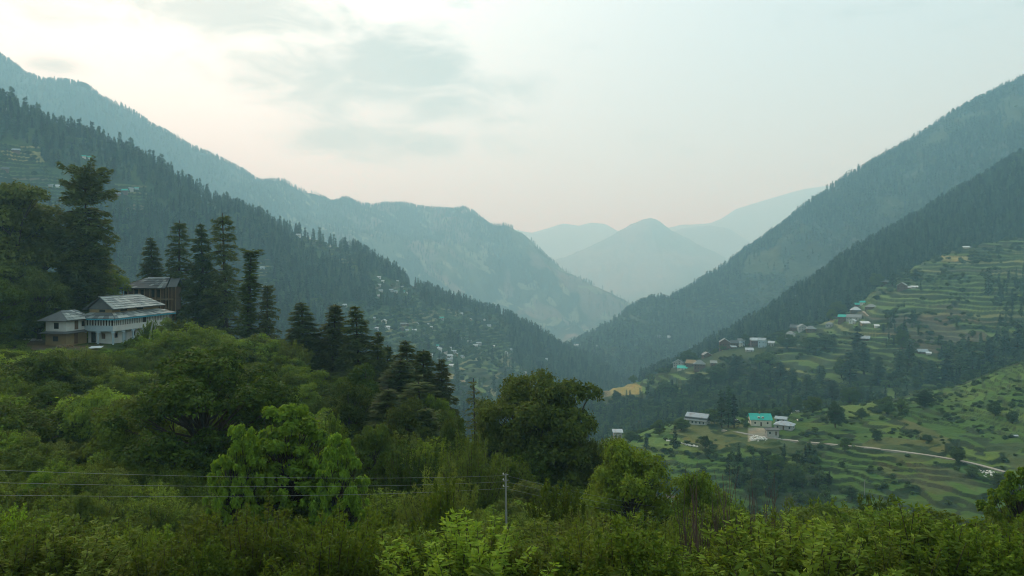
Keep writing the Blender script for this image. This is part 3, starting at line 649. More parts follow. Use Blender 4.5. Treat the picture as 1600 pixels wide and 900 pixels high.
def shoots(seed, H=9, R=3.5, n=90, per=260, leaf=(0.13, 0.08), spread=0.34, base=.2, trunk=.18):
    r = np.random.RandomState(seed); br = []; C = []; Nn = []; A = []
    for i in range(n):
        a = r.rand() * 6.28; q = r.rand() ** .55; t = r.uniform(base, .7)
        o = np.array([math.cos(a) * .10 * R * t, math.sin(a) * .10 * R * t, H * base * .5 + H * .35 * t * r.rand()])
        top = H * (1.0 - .38 * q * q) * r.uniform(.66, 1.02)
        if r.rand() < .35: top = H * r.uniform(.30, .6)
        e = np.array([math.cos(a) * R * q, math.sin(a) * R * q, top]); L = np.linalg.norm(e - o)
        m = o * .45 + e * .55 + np.array([math.cos(a), math.sin(a), 0]) * .12 * L * q - np.array([0, 0, .13 * L * q]) + r.randn(3) * .05 * L
        s5 = np.linspace(0, 1, 6)[:, None]; br.append(((1 - s5) ** 2 * o + 2 * s5 * (1 - s5) * m + s5 ** 2 * e, np.linspace(trunk * .35, .012, 6)))
        k = int(per * r.uniform(.5, 1.3)); s = r.uniform(.25, 1.02, k)[:, None] ** .7
        c = (1 - s) ** 2 * o + 2 * s * (1 - s) * m + s ** 2 * e
        d = r.randn(k, 3); d /= np.linalg.norm(d, axis=1, keepdims=True)
        w = spread * (1.25 - s) ** .8 * (0.5 + .9 * np.abs(np.sin(s * 13 + i))) * r.uniform(.35, 1.1, (k, 1)) + .04
        C.append(c + d * w * np.array([1, 1, 1.1])); A.append(d + np.array([0, 0, .5])); Nn.append(r.randn(k, 3) * .7 + d * .3 + np.array([0, 0, .5]))
    br.append((np.array([[0, 0, -1.], [0, 0, 0], [.05, .03, H * .3], [0, .06, H * .6]]), np.array([trunk * 1.3, trunk, trunk * .7, trunk * .2])))
    C = np.concatenate(C); s = r.uniform(.6, 1.3, len(C))
    return tubes(br, 4), leaf_quads(C, np.concatenate(Nn), np.concatenate(A), s * leaf[0], s * leaf[1])
class Kind:
    """one kind of tree: shared meshes for trunk and crown"""
    def __init__(s, key, tw, lv, mat, bark=None, joined=False):
        bark = bark or BARK
        s.H = float(np.percentile(lv[0][:, 2], 99.7)) if lv else 1.0
        s.R = float(np.percentile(np.hypot(lv[0][:, 0], lv[0][:, 1]), 98)) if lv else 1.0
        if joined:
            V, Fs, mi = join([(tw[0], tw[1], 0), (lv[0], lv[1], 1)])
            s.joined = mk_mesh(key, V, Fs, [bark, mat], mi)
        else:
            s.tw = mk_mesh(key + '_trunk', tw[0], tw[1], [bark], smooth=True); s.lv = mk_mesh(key + '_crown', lv[0], lv[1], [mat]) if lv else None
        s.mat = mat
NEVER = {}
def recolor(me, mats, key):
    if key not in NEVER:
        m = me.copy(); m.materials.clear()
        for x in mats: m.materials.append(x)
        NEVER[key] = m
    return NEVER[key]
def tree(name, kind, loc, h, label, cat='tree', group=None, width=None, rz=None, parts=('trunk', 'crown'), mat=None, zoff=0.0, lean=0.0):
    e = bpy.data.objects.new(name, None); put(e); e.location = loc; e.empty_display_size = 0.1
    lean = lean or random.uniform(-.035, .035)
    sz = h / kind.H; sx = sz if width is None else width / 2 / kind.R
    e.rotation_euler = (lean, 0, rz if rz is not None else random.random() * 6.28); e.scale = (sx, sx, sz)
    tag(e, label, cat, group)
    t = obj(parts[0], kind.tw, e)
    if kind.lv:
        lv = kind.lv if mat is None else recolor(kind.lv, [mat], kind.lv.name + mat.name)
        obj(parts[1], lv, e)
    return e
# geometry-nodes scatter: one object of kind stuff
def scatter(name, pts, scl, rot, idx, meshes, kind='stuff'):
    pts = np.asarray(pts, np.float32); n = len(pts)
    me = bpy.data.meshes.new(name); me.vertices.add(n); me.vertices.foreach_set('co', pts.ravel())
    for an, ty, dat in (('scl', 'FLOAT_VECTOR', np.asarray(scl, np.float32)), ('rot', 'FLOAT_VECTOR', np.asarray(rot, np.float32)), ('idx', 'INT', np.asarray(idx, np.int32))):
        a = me.attributes.new(an, ty, 'POINT')
        a.data.foreach_set('vector' if ty == 'FLOAT_VECTOR' else 'value', dat.ravel())
    o = obj(name, me); tag(o, kind=kind)
    c = bpy.data.collections.new(name + '_kinds')
    for i, m in enumerate(meshes): c.objects.link(bpy.data.objects.new('kind_%02d' % i, m))
    g = bpy.data.node_groups.new(name, 'GeometryNodeTree')
    g.interface.new_socket('Geometry', in_out='INPUT', socket_type='NodeSocketGeometry'); g.interface.new_socket('Geometry', in_out='OUTPUT', socket_type='NodeSocketGeometry')
    gi = g.nodes.new('NodeGroupInput'); go = g.nodes.new('NodeGroupOutput'); ip = g.nodes.new('GeometryNodeInstanceOnPoints')
    ci = g.nodes.new('GeometryNodeCollectionInfo'); ci.inputs['Collection'].default_value = c; ci.inputs['Separate Children'].default_value = True; ci.inputs['Reset Children'].default_value = True
    def att(nm, dt):
        a = g.nodes.new('GeometryNodeInputNamedAttribute'); a.data_type = dt; a.inputs['Name'].default_value = nm; return a.outputs['Attribute']
    g.links.new(gi.outputs[0], ip.inputs['Points']); g.links.new(ci.outputs[0], ip.inputs['Instance']); ip.inputs['Pick Instance'].default_value = True
    g.links.new(att('idx', 'INT'), ip.inputs['Instance Index']); g.links.new(att('scl', 'FLOAT_VECTOR'), ip.inputs['Scale'])
    er = g.nodes.new('FunctionNodeEulerToRotation'); g.links.new(att('rot', 'FLOAT_VECTOR'), er.inputs[0]); g.links.new(er.outputs[0], ip.inputs['Rotation'])
    g.links.new(ip.outputs[0], go.inputs[0])
    md = o.modifiers.new('scatter', 'NODES'); md.node_group = g
    return o
random.seed(5)
# kinds --------------------------------------------------------------
K = {}
def mkk(key, gen, mat, joined=False, bark=None): K[key] = Kind(key, gen[0], gen[1], mat, bark, joined)
mkk('deodar_a', conifer(1, 20, 4.6, 30, 8, 36, gap=.35, droop=.34, leaf=(.40, .09)), L_conif)
mkk('deodar_b', conifer(2, 20, 4.8, 24, 7, 36, 'cedar', gap=.8, droop=.3, leaf=(.40, .09)), L_conif)
mkk('deodar_c', conifer(3, 20, 4.4, 34, 8, 36, 'cone', rise=.05, droop=.42, gap=.3, leaf=(.36, .09)), L_conif)
mkk('deodar_top', conifer(4, 20, 4.4, 22, 7, 32, 'top', t0=.3, gap=.9, rise=.05), L_conif)
mkk('deodar_old', conifer(5, 20, 5.0, 30, 9, 44, 'old', t0=.04, gap=.5, rise=.22, droop=.36, leaf=(.36, .10)), L_conif)
mkk('deodar_col', conifer(6, 20, 2.6, 40, 6, 26, 'column', rise=.2), L_dark)
mkk('spruce_thin', conifer(7, 20, 3.2, 24, 5, 9, 'cone', gap=.4), L_conif)
# mid and far conifers for the forests (joined meshes)
for i in range(4): mkk('mid_conif%d' % i, conifer(20 + i, 20, (3.8, 3.3, 4.2, 3.4)[i], 20, 5, 2.6, ('cone', 'cedar', 'cone', 'top')[i], leaf=(0.75, 0.42), gap=.5 if i % 2 else .1), L_fconif, True)
for i in range(3): mkk('far_conif%d' % i, conifer(30 + i, 20, (3.3, 3.0, 3.8)[i], 9, 4, .9, ('cone', 'cedar', 'cone')[i], leaf=(1.5, 1.0)), L_fconif, True)
for i in range(3): mkk('rig_conif%d' % i, conifer(40 + i, 20, (4.0, 3.8, 3.6)[i], 22, 6, 4.0, ('cone', 'cedar', 'top')[i], leaf=(0.7, 0.36), gap=.6), L_fconif)
for i in range(3): mkk('mid_round%d' % i, broadleaf(50 + i, 8, 4.2, 26, 1500, (0.55, 0.36), base=.12), L_scrub, True)
for i in range(2): mkk('far_round%d' % i, broadleaf(60 + i, 8, 4.5, 10, 260, (1.2, 0.8), base=.1), L_scrub, True)
LB = [(-.35, .0, .55, .42), (.35, .1, .62, .40), (0, -.3, .78, .36), (.1, .35, .5, .4), (-.2, .2, .80, .3), (.45, -.25, .4, .34), (-.5, -.2, .38, .32)]
mkk('oak_a', broadleaf(70, 14, 6.5, 62, 36000, (0.18, 0.11), .45, .06, pr=(.14, .30), lobes=LB), L_dark)
mkk('oak_b', broadleaf(71, 14, 6.0, 80, 42000, (0.18, 0.11), .45, .06, pr=(.15, .32)), L_dark)
mkk('walnut_a', broadleaf(72, 9, 5.5, 110, 42000, (0.14, 0.075), .28, .02, pr=(.10, .24)), L_mid)
mkk('walnut_b', broadleaf(73, 9, 5.0, 60, 26000, (0.14, 0.075), .25, .06, pr=(.11, .28)), L_mid)
def both(a, b):
    f = lambda p, q: (np.concatenate([p[0], q[0]]), np.concatenate([p[1], q[1] + len(p[0])]))
    return f(a[0], b[0]), f(a[1], b[1])
mkk('upright_a', broadleaf(74, 9, 4.3, 230, 36000, (0.13, 0.09), .16, .06, 'up', pr=(.05, .13), tip=0, multi=3), L_light)
mkk('upright_b', shoots(75, 7, 3.8, 120, 220, (0.11, 0.07), .50, base=.04), L_mid)
mkk('willow_a', shoots(76, 6, 3.6, 150, 190, (0.12, 0.030), .34, base=.03, trunk=.10), L_olive)
for i in range(3): mkk('shrub%d' % i, broadleaf(80 + i, 2.6, 1.7, 34, 9000, (0.062, 0.036), .05, .02, pr=(.16, .32), tip=i % 2, multi=3), L_bush)
for i in range(4): mkk('sprig%d' % i, sprigs(90 + i, 2.8, 1.5, 105, 100, (0.055, 0.021)), L_bush)
for i in range(3): mkk('tuft%d' % i, sprigs(95 + i, .8, .8, 34, 16, (0.11, 0.03)), L_bush)
TWG = [mk_mesh('twigs%d' % i, *twigs(110 + i, 5, 7 + 2 * i), [TWIG]) for i in range(3)]
def joined(key):
    if '@' in key:
        b, m = key.split('@'); q = joined(b).copy(); mt = {'mid': L_mid, 'dark': L_dark, 'olive': L_olive, 'soft': L_soft}[m]
        q.materials[1] = mt; return q
    k = K[key]
    if hasattr(k, 'joined'): return k.joined
    def arr(me):
        v = np.empty(len(me.vertices) * 3, np.float32); me.vertices.foreach_get('co', v); f = np.empty(len(me.loops), np.int32); me.loops.foreach_get('vertex_index', f)
        return v.reshape(-1, 3), f.reshape(-1, 4)
    V, Fs, mi = join([(*arr(k.tw), 0), (*arr(k.lv), 1)])
    k.joined = mk_mesh(key + '_whole', V, Fs, [BARK if 'shrub' not in key else TWIG, k.mat], mi); return k.joined
# ---------------------------------------------------------------- materials for buildings
M = dict(
    slate=weathered('slate_roof', (0.20, 0.21, 0.20), 0.75, 1.2, 0.35), slate_dark=weathered('dark_slate', (0.095, 0.10, 0.10), 0.8, 1.2, 0.35),
    tin=weathered('blue_grey_tin', (0.30, 0.35, 0.37), 0.5, 1.0, 0.3, stain=(0.20, 0.13, 0.09)), white_tin=weathered('white_sheet', (0.52, 0.54, 0.54), 0.5, 1.0, 0.2, stain=(0.30, 0.24, 0.19)),
    teal=weathered('turquoise_paint', (0.03, 0.38, 0.30), 0.5, 0.8, 0.25, stain=(0.06, 0.27, 0.22)), white=weathered('whitewash', (0.55, 0.56, 0.53), 0.85, 0.9, 0.16, stain=(0.40, 0.38, 0.33)),
    cream=weathered('cream_wall', (0.58, 0.55, 0.45), 0.85, 0.9, 0.14), red=weathered('red_brown_wall', (0.12, 0.068, 0.054), 0.9, 1.0, 0.3),
    brown=weathered('brown_timber', (0.11, 0.07, 0.045), 0.9, 2.0, 0.4), brown2=weathered('dark_timber', (0.045, 0.028, 0.02), 0.9, 2.0, 0.4), tan=weathered('mud_plaster', (0.23, 0.17, 0.085), 0.95, 1.0, 0.25, stain=(0.14, 0.10, 0.06)),
    timber=weathered('new_timber', (0.22, 0.145, 0.08), 0.85, 2.0, 0.3), stone=weathered('stone', (0.34, 0.32, 0.28), 0.95, 1.5, 0.3),
    whitestone=weathered('white_stone', (0.62, 0.60, 0.54), 0.95, 1.5, 0.25), blue=weathered('blue_trim', (0.06, 0.27, 0.36), 0.6, 1.0, 0.2),
    paleblue=weathered('pale_blue_paint', (0.33, 0.42, 0.46), 0.7, 1.0, 0.15), glass=weathered('dark_pane', (0.015, 0.018, 0.020), 0.25, 1.0, 0.2, 0.5),
    dark=weathered('dark_opening', (0.02, 0.018, 0.015), 0.9, 1.0, 0.2), concrete=weathered('concrete', (0.25, 0.25, 0.22), 0.85, 1.5, 0.2),
    wire=weathered('wire_metal', (0.22, 0.24, 0.22), 0.45, 2.0, 0.15, metal=0.3), road=weathered('pale_track', (0.30, 0.27, 0.22), 0.95, 0.4, 0.2),
    gravel=weathered('grey_gravel', (0.10, 0.10, 0.095), 0.95, 2.0, 0.3), plastic=weathered('tank_plastic', (0.75, 0.78, 0.80), 0.4, 1.0, 0.06),
    greyw=weathered('grey_wall', (0.33, 0.33, 0.31), 0.9, 1.0, 0.25))
def boxes(bs):
    """list of (x0,y0,z0,x1,y1,z1)"""
    V = []; Fc = []
    for (x0, y0, z0, x1, y1, z1) in bs:
        o = len(V); V += [(x, y, z) for z in (z0, z1) for y in (y0, y1) for x in (x0, x1)]
        Fc += [tuple(o + i for i in f) for f in ((0, 2, 3, 1), (4, 5, 7, 6), (0, 1, 5, 4), (2, 6, 7, 3), (0, 4, 6, 2), (1, 3, 7, 5))]
    return V, Fc
def slab(poly, th):
    """a thick plate under a planar polygon"""
    p = [Vector(q) for q in poly]; n = (p[1] - p[0]).cross(p[2] - p[1]).normalized()
    if n.z < 0: n = -n
    k = len(p); V = [tuple(q) for q in p] + [tuple(q - n * th) for q in p]
    return V, [tuple(range(k)), tuple(range(2 * k - 1, k - 1, -1))] + [(i, (i + 1) % k, (i + 1) % k + k, i + k) for i in range(k)]
def cat_(ps):
    V = []; Fc = []
    for v, f in ps: o = len(V); V += list(v); Fc += [tuple(i + o for i in q) for q in f]
    return V, Fc
def part(name, vf, mat, parent, loc=None): return obj(name, mk_mesh(name, vf[0], vf[1], [mat]), parent, loc)
def empty(name, loc, rz=0.0):
    e = bpy.data.objects.new(name, None); put(e); e.location = loc; e.rotation_euler = (0, 0, rz); e.empty_display_size = .1; return e
def roof_polys(kind, w, d, h, rh, ov=0.6):
    x0, x1, y0, y1 = -w / 2 - ov, w / 2 + ov, -d / 2 - ov, d / 2 + ov; z = h - 0.15
    if kind == 'gable': return [[(x0, y0, z), (x1, y0, z), (x1, 0, z + rh), (x0, 0, z + rh)], [(x1, y1, z), (x0, y1, z), (x0, 0, z + rh), (x1, 0, z + rh)]]
    if kind == 'gable_front': return [[(x0, y0, z), (0, y0, z + rh), (0, y1, z + rh), (x0, y1, z)], [(x1, y0, z), (x1, y1, z), (0, y1, z + rh), (0, y0, z + rh)]]
    if kind == 'hip':
        q = min(w * .36, w / 2 - .4); a = -w / 2 + q; b = w / 2 - q
        return [[(x0, y0, z), (x1, y0, z), (b, 0, z + rh), (a, 0, z + rh)], [(x1, y1, z), (x0, y1, z), (a, 0, z + rh), (b, 0, z + rh)], [(x0, y1, z), (x0, y0, z), (a, 0, z + rh)], [(x1, y0, z), (x1, y1, z), (b, 0, z + rh)]]
    if kind == 'shed': return [[(x0, y0, z), (x1, y0, z), (x1, y1, z + rh), (x0, y1, z + rh)]]
    if kind == 'flat': return [[(x0, y0, z + .2), (x1, y0, z + .2), (x1, y1, z + .3), (x0, y1, z + .3)]]
def house(loc, label, w, d, h, roof, wm, rm, group=None, turn=0.0, storeys=2, win=True, upper=None, rh=None, name='house', band=None, cat='house', skirt=False, gablewall=True):
    rz = -math.atan2(loc[0], loc[1]) + turn
    e = empty(name, loc, rz); tag(e, label, cat, group)
    rh = rh or d * 0.30
    wl = boxes([(-w / 2, -d / 2, -3.0, w / 2, d / 2, h)])
    if gablewall and roof == 'gable': wl = cat_([wl] + [([(sx * w / 2, -d / 2, h), (sx * w / 2, d / 2, h), (sx * w / 2, 0, h + rh - .25), (sx * (w / 2 - .2), -d / 2, h), (sx * (w / 2 - .2), d / 2, h), (sx * (w / 2 - .2), 0, h + rh - .25)], [(0, 1, 2), (3, 5, 4), (0, 3, 4, 1), (1, 4, 5, 2), (2, 5, 3, 0)]) for sx in (-1, 1)])
    if gablewall and roof == 'gable_front': wl = cat_([wl] + [([(-w / 2, sy * d / 2, h), (w / 2, sy * d / 2, h), (0, sy * d / 2, h + rh - .25), (-w / 2, sy * (d / 2 - .2), h), (w / 2, sy * (d / 2 - .2), h), (0, sy * (d / 2 - .2), h + rh - .25)], [(0, 1, 2), (3, 5, 4), (0, 3, 4, 1), (1, 4, 5, 2), (2, 5, 3, 0)]) for sy in (-1, 1)])
    part('wall', wl, wm, e)
    if name == 'house' and roof == 'gable_front' and rm in (M['slate'], M['slate_dark']):
        x0, z0 = w / 2 + .62, h - .12; y_ = -d / 2 - .66
        for sx in (-1, 1): part('barge_board', ([(sx * x0, y_, z0), (0, y_, z0 + rh), (0, y_, z0 + rh - .45), (sx * x0, y_, z0 - .45), (sx * x0, y_ + .04, z0), (0, y_ + .04, z0 + rh), (0, y_ + .04, z0 + rh - .45), (sx * x0, y_ + .04, z0 - .45)], [(0, 1, 2, 3), (7, 6, 5, 4), (0, 4, 5, 1), (1, 5, 6, 2), (2, 6, 7, 3), (3, 7, 4, 0)]), M['white_tin'], e)
    rf = part('roof', cat_([slab(p, 0.16) for p in roof_polys(roof, w, d, h, rh)]), rm, e)
    sh = h / storeys
    if upper: part('upper_storey', boxes([(-w / 2 - .35, -d / 2 - .5, h - sh + .1, w / 2 + .35, d / 2 + .2, h - .02)]), upper, e)
    if skirt: part('skirt_roof', cat_([slab(p, .12) for p in roof_polys('hip', w + .8, d + .8, sh + .15, .5)]), rm, e)
    if win:
        n = max(2, int(w / 2.6))
        for s in range(storeys):
            yy = -d / 2 - (.5 if upper and s == storeys - 1 else 0)
            for i in range(n):
                x = -w / 2 + (i + .5) * w / n
                isd = (s == 0 and i == n // 2)
                part('door' if isd else 'window', boxes([(x - .4, yy - .06, s * sh + (.05 if isd else .8), x + .4, yy + .02, s * sh + (1.95 if isd else 1.8))]), M['brown'] if isd else M['glass'], e)
        for sx in (-1, 1):
            for s in range(storeys):
                xx = w / 2 + (.35 if upper and s == storeys - 1 else 0)
                part('window', boxes([(min(sx * (xx - .02), sx * (xx + .06)), -.4, s * sh + .8, max(sx * (xx - .02), sx * (xx + .06)), .4, s * sh + 1.8)]), M['glass'], e)
    return e
def find(g, px, py):
    """the terrain point seen at a photo pixel, else the crest just below it"""
    for k in range(80):
        h = hit(g, px, py + k * 1.0)
        if h: return h
    raise RuntimeError('no ground at %s %s' % (px, py))
TAKEN = []          # (x, y, radius) kept free of scatter
ORD = ['', 'second', 'third', 'fourth', 'fifth', 'sixth', 'seventh', 'eighth', 'ninth', 'tenth', 'eleventh', 'twelfth', 'thirteenth', 'fourteenth', 'fifteenth']
def village(g, rows, where, group, r_free=6.0, dscale=1.0):
    """rows: (px, py of the wall foot, width px, roof kind, roof colour, wall colour, height px)"""
    names = dict(slate='grey slate roof', slate_dark='dark roof', tin='bluish roof', white_tin='white roof', teal='turquoise roof', brown='brown roof', tan='tan roof', red='red roof')
    wn = dict(white='white walls', cream='cream walls', red='red-brown walls', brown='brown timber walls', stone='stone walls', tan='mud walls', paleblue='pale blue walls', greyw='grey walls')
    kinds = {}
    for q in rows:
        kinds.setdefault((q[4], q[5]), []).append(q)
    out = []
    for q in rows:
        px, py, wpx, rk, rc, wc, hpx = q[:7]
        same = sorted(kinds[(rc, wc)], key=lambda z: z[0]); i = same.index(q)
        lab = 'house, %s, %s, %s' % (names[rc], wn[wc], where)
        if len(same) > 1: lab = ('leftmost ' if i == 0 else 'rightmost ' if i == len(same) - 1 else ORD[i] + ' from the left ') + 'such ' * 0 + lab
        p = find(g, px, py); Y = p.y; w = wpx / F * Y * (0.86 if rk != 'shed' else .95) * dscale; ht = hpx / F * Y * dscale
        rh = max(.6, min(w * .34, ht * .5)); h = max(1.8, ht - rh)
        d = min(w * .7, 7.0)
        p = p - Vector((0, 0, 0.3))
        e = house(p, lab, w, d, h, rk, M[wc], M[rc], group, turn=random.uniform(-.35, .35), storeys=2 if h > 3.6 else 1, win=wpx >= 9, rh=rh)
        TAKEN.append((p.x, p.y, max(w, d) * .5 + r_free, px)); out.append(e)
    return out
V6 = [ # village along the crest of the right spur
 (1132, 534, 18, 'gable_front', 'slate', 'red', 18), (1147, 532, 14, 'gable', 'slate_dark', 'brown', 12), (1158, 533, 12, 'gable', 'slate', 'paleblue', 13), (1153, 541, 14, 'hip', 'tin', 'cream', 11),
 (1176, 531, 15, 'gable_front', 'slate_dark', 'brown', 12), (1178, 541, 13, 'gable', 'white_tin', 'red', 14), (1191, 542, 13, 'gable', 'tin', 'paleblue', 15), (1205, 540, 10, 'gable', 'white_tin', 'greyw', 8),
 (1104, 549, 15, 'gable_front', 'slate', 'brown', 9), (1171, 549, 12, 'shed', 'tin', 'greyw', 6), (1146, 543, 8, 'shed', 'white_tin', 'red', 5),
 (1061, 571, 19, 'gable_front', 'slate', 'greyw', 12), (1066, 577, 15, 'shed', 'teal', 'cream', 6), (1079, 572, 14, 'shed', 'tan', 'brown', 10), (1093, 576, 20, 'hip', 'slate', 'red', 14), (1115, 572, 10, 'shed', 'slate', 'red', 9)]
V6b = [
 (1235, 528, 15, 'hip', 'slate', 'white', 12), (1242, 512, 16, 'gable', 'slate_dark', 'red', 10), (1250, 503, 9, 'shed', 'white_tin', 'white', 6), (1253, 516, 16, 'gable_front', 'slate', 'greyw', 11), (1267, 517, 18, 'hip', 'slate', 'brown', 9),
 (1296, 510, 12, 'hip', 'slate', 'greyw', 8), (1303, 494, 10, 'shed', 'slate_dark', 'brown', 6), (1316, 503, 13, 'gable', 'teal', 'red', 13), (1337, 489, 18, 'hip', 'white_tin', 'brown', 11), (1335, 499, 26, 'gable', 'slate', 'stone', 9),
 (1332, 506, 11, 'gable_front', 'white_tin', 'white', 9), (1340, 477, 10, 'gable', 'teal', 'red', 9), (1348, 476, 9, 'gable', 'teal', 'cream', 7), (1361, 483, 20, 'hip', 'slate', 'brown', 9), (1352, 507, 14, 'shed', 'white_tin', 'tan', 6),
 (1370, 511, 7, 'shed', 'white_tin', 'white', 5), (1351, 532, 18, 'gable', 'tin', 'red', 9), (1441, 552, 17, 'gable', 'tin', 'brown', 8), (1451, 554, 7, 'shed', 'white_tin', 'greyw', 4),
 (1382, 436, 13, 'gable', 'slate', 'brown', 8), (1410, 452, 16, 'gable_front', 'slate', 'red', 12), (1420, 451, 6, 'shed', 'white_tin', 'red', 4), (1429, 450, 10, 'shed', 'white_tin', 'stone', 4), (1510, 388, 10, 'shed', 'white_tin', 'stone', 4)]
V5 = [(1257, 460, 10, 'shed', 'white_tin', 'greyw', 4), (1245, 465, 7, 'shed', 'tin', 'greyw', 4), (1285, 444, 7, 'shed', 'teal', 'cream', 4), (1296, 436, 11, 'gable', 'white_tin', 'brown', 6)]
V4 = [(903, 543, 13, 'shed', 'white_tin', 'greyw', 5), (918, 541, 10, 'gable', 'tin', 'white', 6), (930, 543, 6, 'shed', 'white_tin', 'stone', 4), (1030, 528, 6, 'gable', 'tin', 'greyw', 4), (1045, 528, 5, 'gable', 'white_tin', 'white', 4)]
V3a = [(8, 170, 11, 'shed', 'white_tin', 'white', 5), (25, 237, 15, 'gable', 'tin', 'red', 7), (8, 266, 15, 'gable', 'slate_dark', 'brown', 7), (131, 246, 8, 'gable', 'teal', 'cream', 5), (141, 248, 10, 'gable', 'teal', 'white', 6),
 (79, 291, 8, 'shed', 'tin', 'greyw', 4), (90, 292, 8, 'gable', 'white_tin', 'white', 5), (97, 314, 8, 'gable', 'white_tin', 'cream', 5), (115, 317, 7, 'gable', 'white_tin', 'greyw', 5), (184, 304, 10, 'gable', 'slate', 'red', 5), (195, 301, 11, 'gable', 'teal', 'red', 8), (205, 296, 8, 'shed', 'tin', 'greyw', 4), (213, 295, 8, 'shed', 'teal', 'paleblue', 4)]
V3b = [(466, 366, 11, 'gable', 'tin', 'white', 6), (485, 369, 8, 'shed', 'tin', 'greyw', 4), (492, 373, 7, 'gable', 'tin', 'white', 5), (516, 383, 8, 'gable_front', 'white_tin', 'cream', 6), (409, 420, 13, 'gable', 'tin', 'paleblue', 6),
 (592, 434, 9, 'gable', 'white_tin', 'white', 4), (598, 440, 6, 'shed', 'white_tin', 'white', 3), (593, 446, 6, 'shed', 'tin', 'greyw', 4), (621, 440, 5, 'shed', 'white_tin', 'greyw', 3), (595, 456, 9, 'gable', 'tin', 'white', 6), (611, 454, 9, 'gable', 'tin', 'greyw', 4), (618, 457, 9, 'gable', 'tin', 'white', 5),
 (628, 450, 7, 'gable', 'white_tin', 'white', 5), (630, 457, 8, 'gable', 'teal', 'paleblue', 5), (592, 463, 6, 'shed', 'white_tin', 'greyw', 4), (636, 459, 5, 'gable_front', 'white_tin', 'white', 5), (649, 452, 5, 'gable_front', 'white_tin', 'red', 6), (679, 461, 4, 'gable', 'white_tin', 'white', 4)]
V3c = [(538, 478, 10, 'shed', 'white_tin', 'greyw', 5), (584, 498, 7, 'shed', 'tin', 'greyw', 4), (600, 503, 12, 'gable_front', 'white_tin', 'cream', 7), (605, 512, 11, 'shed', 'white_tin', 'white', 4), (587, 514, 11, 'shed', 'tin', 'greyw', 4),
 (630, 508, 13, 'gable', 'slate', 'brown', 6), (627, 514, 12, 'gable', 'slate_dark', 'red', 5), (636, 517, 8, 'gable', 'tin', 'white', 5), (647, 517, 12, 'gable', 'white_tin', 'greyw', 5), (650, 507, 10, 'shed', 'tin', 'paleblue', 4), (636, 508, 8, 'gable_front', 'white_tin', 'brown', 5), (674, 512, 5, 'gable', 'white_tin', 'white', 4), (669, 507, 4, 'shed', 'tin', 'greyw', 3),
 (690, 498, 11, 'gable', 'teal', 'greyw', 5), (722, 491, 7, 'shed', 'white_tin', 'greyw', 4), (735, 500, 8, 'gable_front', 'white_tin', 'tan', 4), (757, 501, 5, 'gable_front', 'white_tin', 'white', 5), (764, 510, 9, 'gable', 'tin', 'white', 5)]
V3d = [(723, 530, 6, 'shed', 'white_tin', 'white', 5), (732, 534, 12, 'shed', 'white_tin', 'greyw', 4), (748, 537, 11, 'shed', 'tin', 'greyw', 4), (743, 541, 11, 'gable', 'white_tin', 'stone', 5), (770, 542, 9, 'shed', 'white_tin', 'greyw', 4),
 (684, 541, 6, 'gable', 'teal', 'paleblue', 4), (685, 545, 8, 'gable', 'white_tin', 'cream', 5), (688, 547, 7, 'gable', 'white_tin', 'white', 6), (672, 556, 11, 'shed', 'tin', 'white', 5), (704, 545, 5, 'gable', 'white_tin', 'white', 5), (709, 550, 10, 'shed', 'white_tin', 'greyw', 4), (703, 557, 12, 'shed', 'white_tin', 'white', 5), (713, 555, 6, 'gable_front', 'white_tin', 'tan', 6), (703, 563, 12, 'gable', 'tin', 'white', 6), (722, 558, 11, 'hip', 'tin', 'white', 5), (703, 572, 14, 'shed', 'white_tin', 'stone', 4),
 (721, 598, 15, 'shed', 'tan', 'stone', 4), (791, 554, 8, 'gable_front', 'tin', 'white', 8), (799, 547, 6, 'shed', 'tin', 'greyw', 4), (806, 558, 7, 'gable', 'slate', 'red', 5), (854, 562, 5, 'shed', 'white_tin', 'white', 4), (821, 583, 4, 'gable', 'white_tin', 'white', 4), (890, 607, 7, 'shed', 'teal', 'paleblue', 5)]
village(L6, V6, 'village on the spur nose', 'village houses on the nose of the right spur', 8, 1.0)
village(L6, V6b, 'among the right-hand terraces', 'houses among the right-hand terraces', 7, .95)
village(L5, V5, 'in the dark right forest', 'houses in the dark forest on the right', 6)
village(L4, V4, 'beside the far thin road', 'houses beside the far road', 6)
village(L3, V3a, 'high on the left slope', 'houses high on the left slope', 5, .8)
village(L3, V3b, 'near the left crest', 'houses near the crest of the left slope', 4, .72)
village(L3, V3c, 'left slope middle village', 'houses of the middle village on the left slope', 4, .72)
village(L3, V3d, 'low valley village', 'houses of the low valley village', 4, .72)
# -- houses by the near road
p = find(L7, 1187, 663)
t = house(p - Vector((0, 0, .2)), 'cream house with a bright turquoise gabled roof and dormers beside the pale road', 10.6, 7.5, 3.4, 'gable', M['cream'], M['teal'], turn=.22, storeys=1, win=False, rh=2.9)
TAKEN.append((p.x, p.y, 13, 1187))
for x in (-1.1, 1.0):
    dm = part('dormer', boxes([(x - .55, -3.3, 3.9, x + .55, -1.6, 4.75)]), M['cream'], t); part('pane', boxes([(x - .35, -3.36, 4.05, x + .35, -3.29, 4.6)]), M['glass'], dm)
def disc(cx, y, cz, r, th, n=12):
    V = [(cx + r * math.cos(i * 6.283 / n), yy, cz + r * math.sin(i * 6.283 / n)) for yy in (y - th, y) for i in range(n)]
    return V, [tuple(range(n)), tuple(range(2 * n - 1, n - 1, -1))] + [(i, (i + 1) % n, (i + 1) % n + n, i + n) for i in range(n)]
for x in (-3.2, 3.3): part('round_window', disc(x, -3.77, 1.7, .5, .06), M['glass'], t)
part('chimney', boxes([(-.5, -.4, 6.0, .3, .4, 7.1)]), M['tan'], t); part('door', boxes([(-.5, -3.81, 0.1, .4, -3.74, 2.1)]), M['brown'], t)
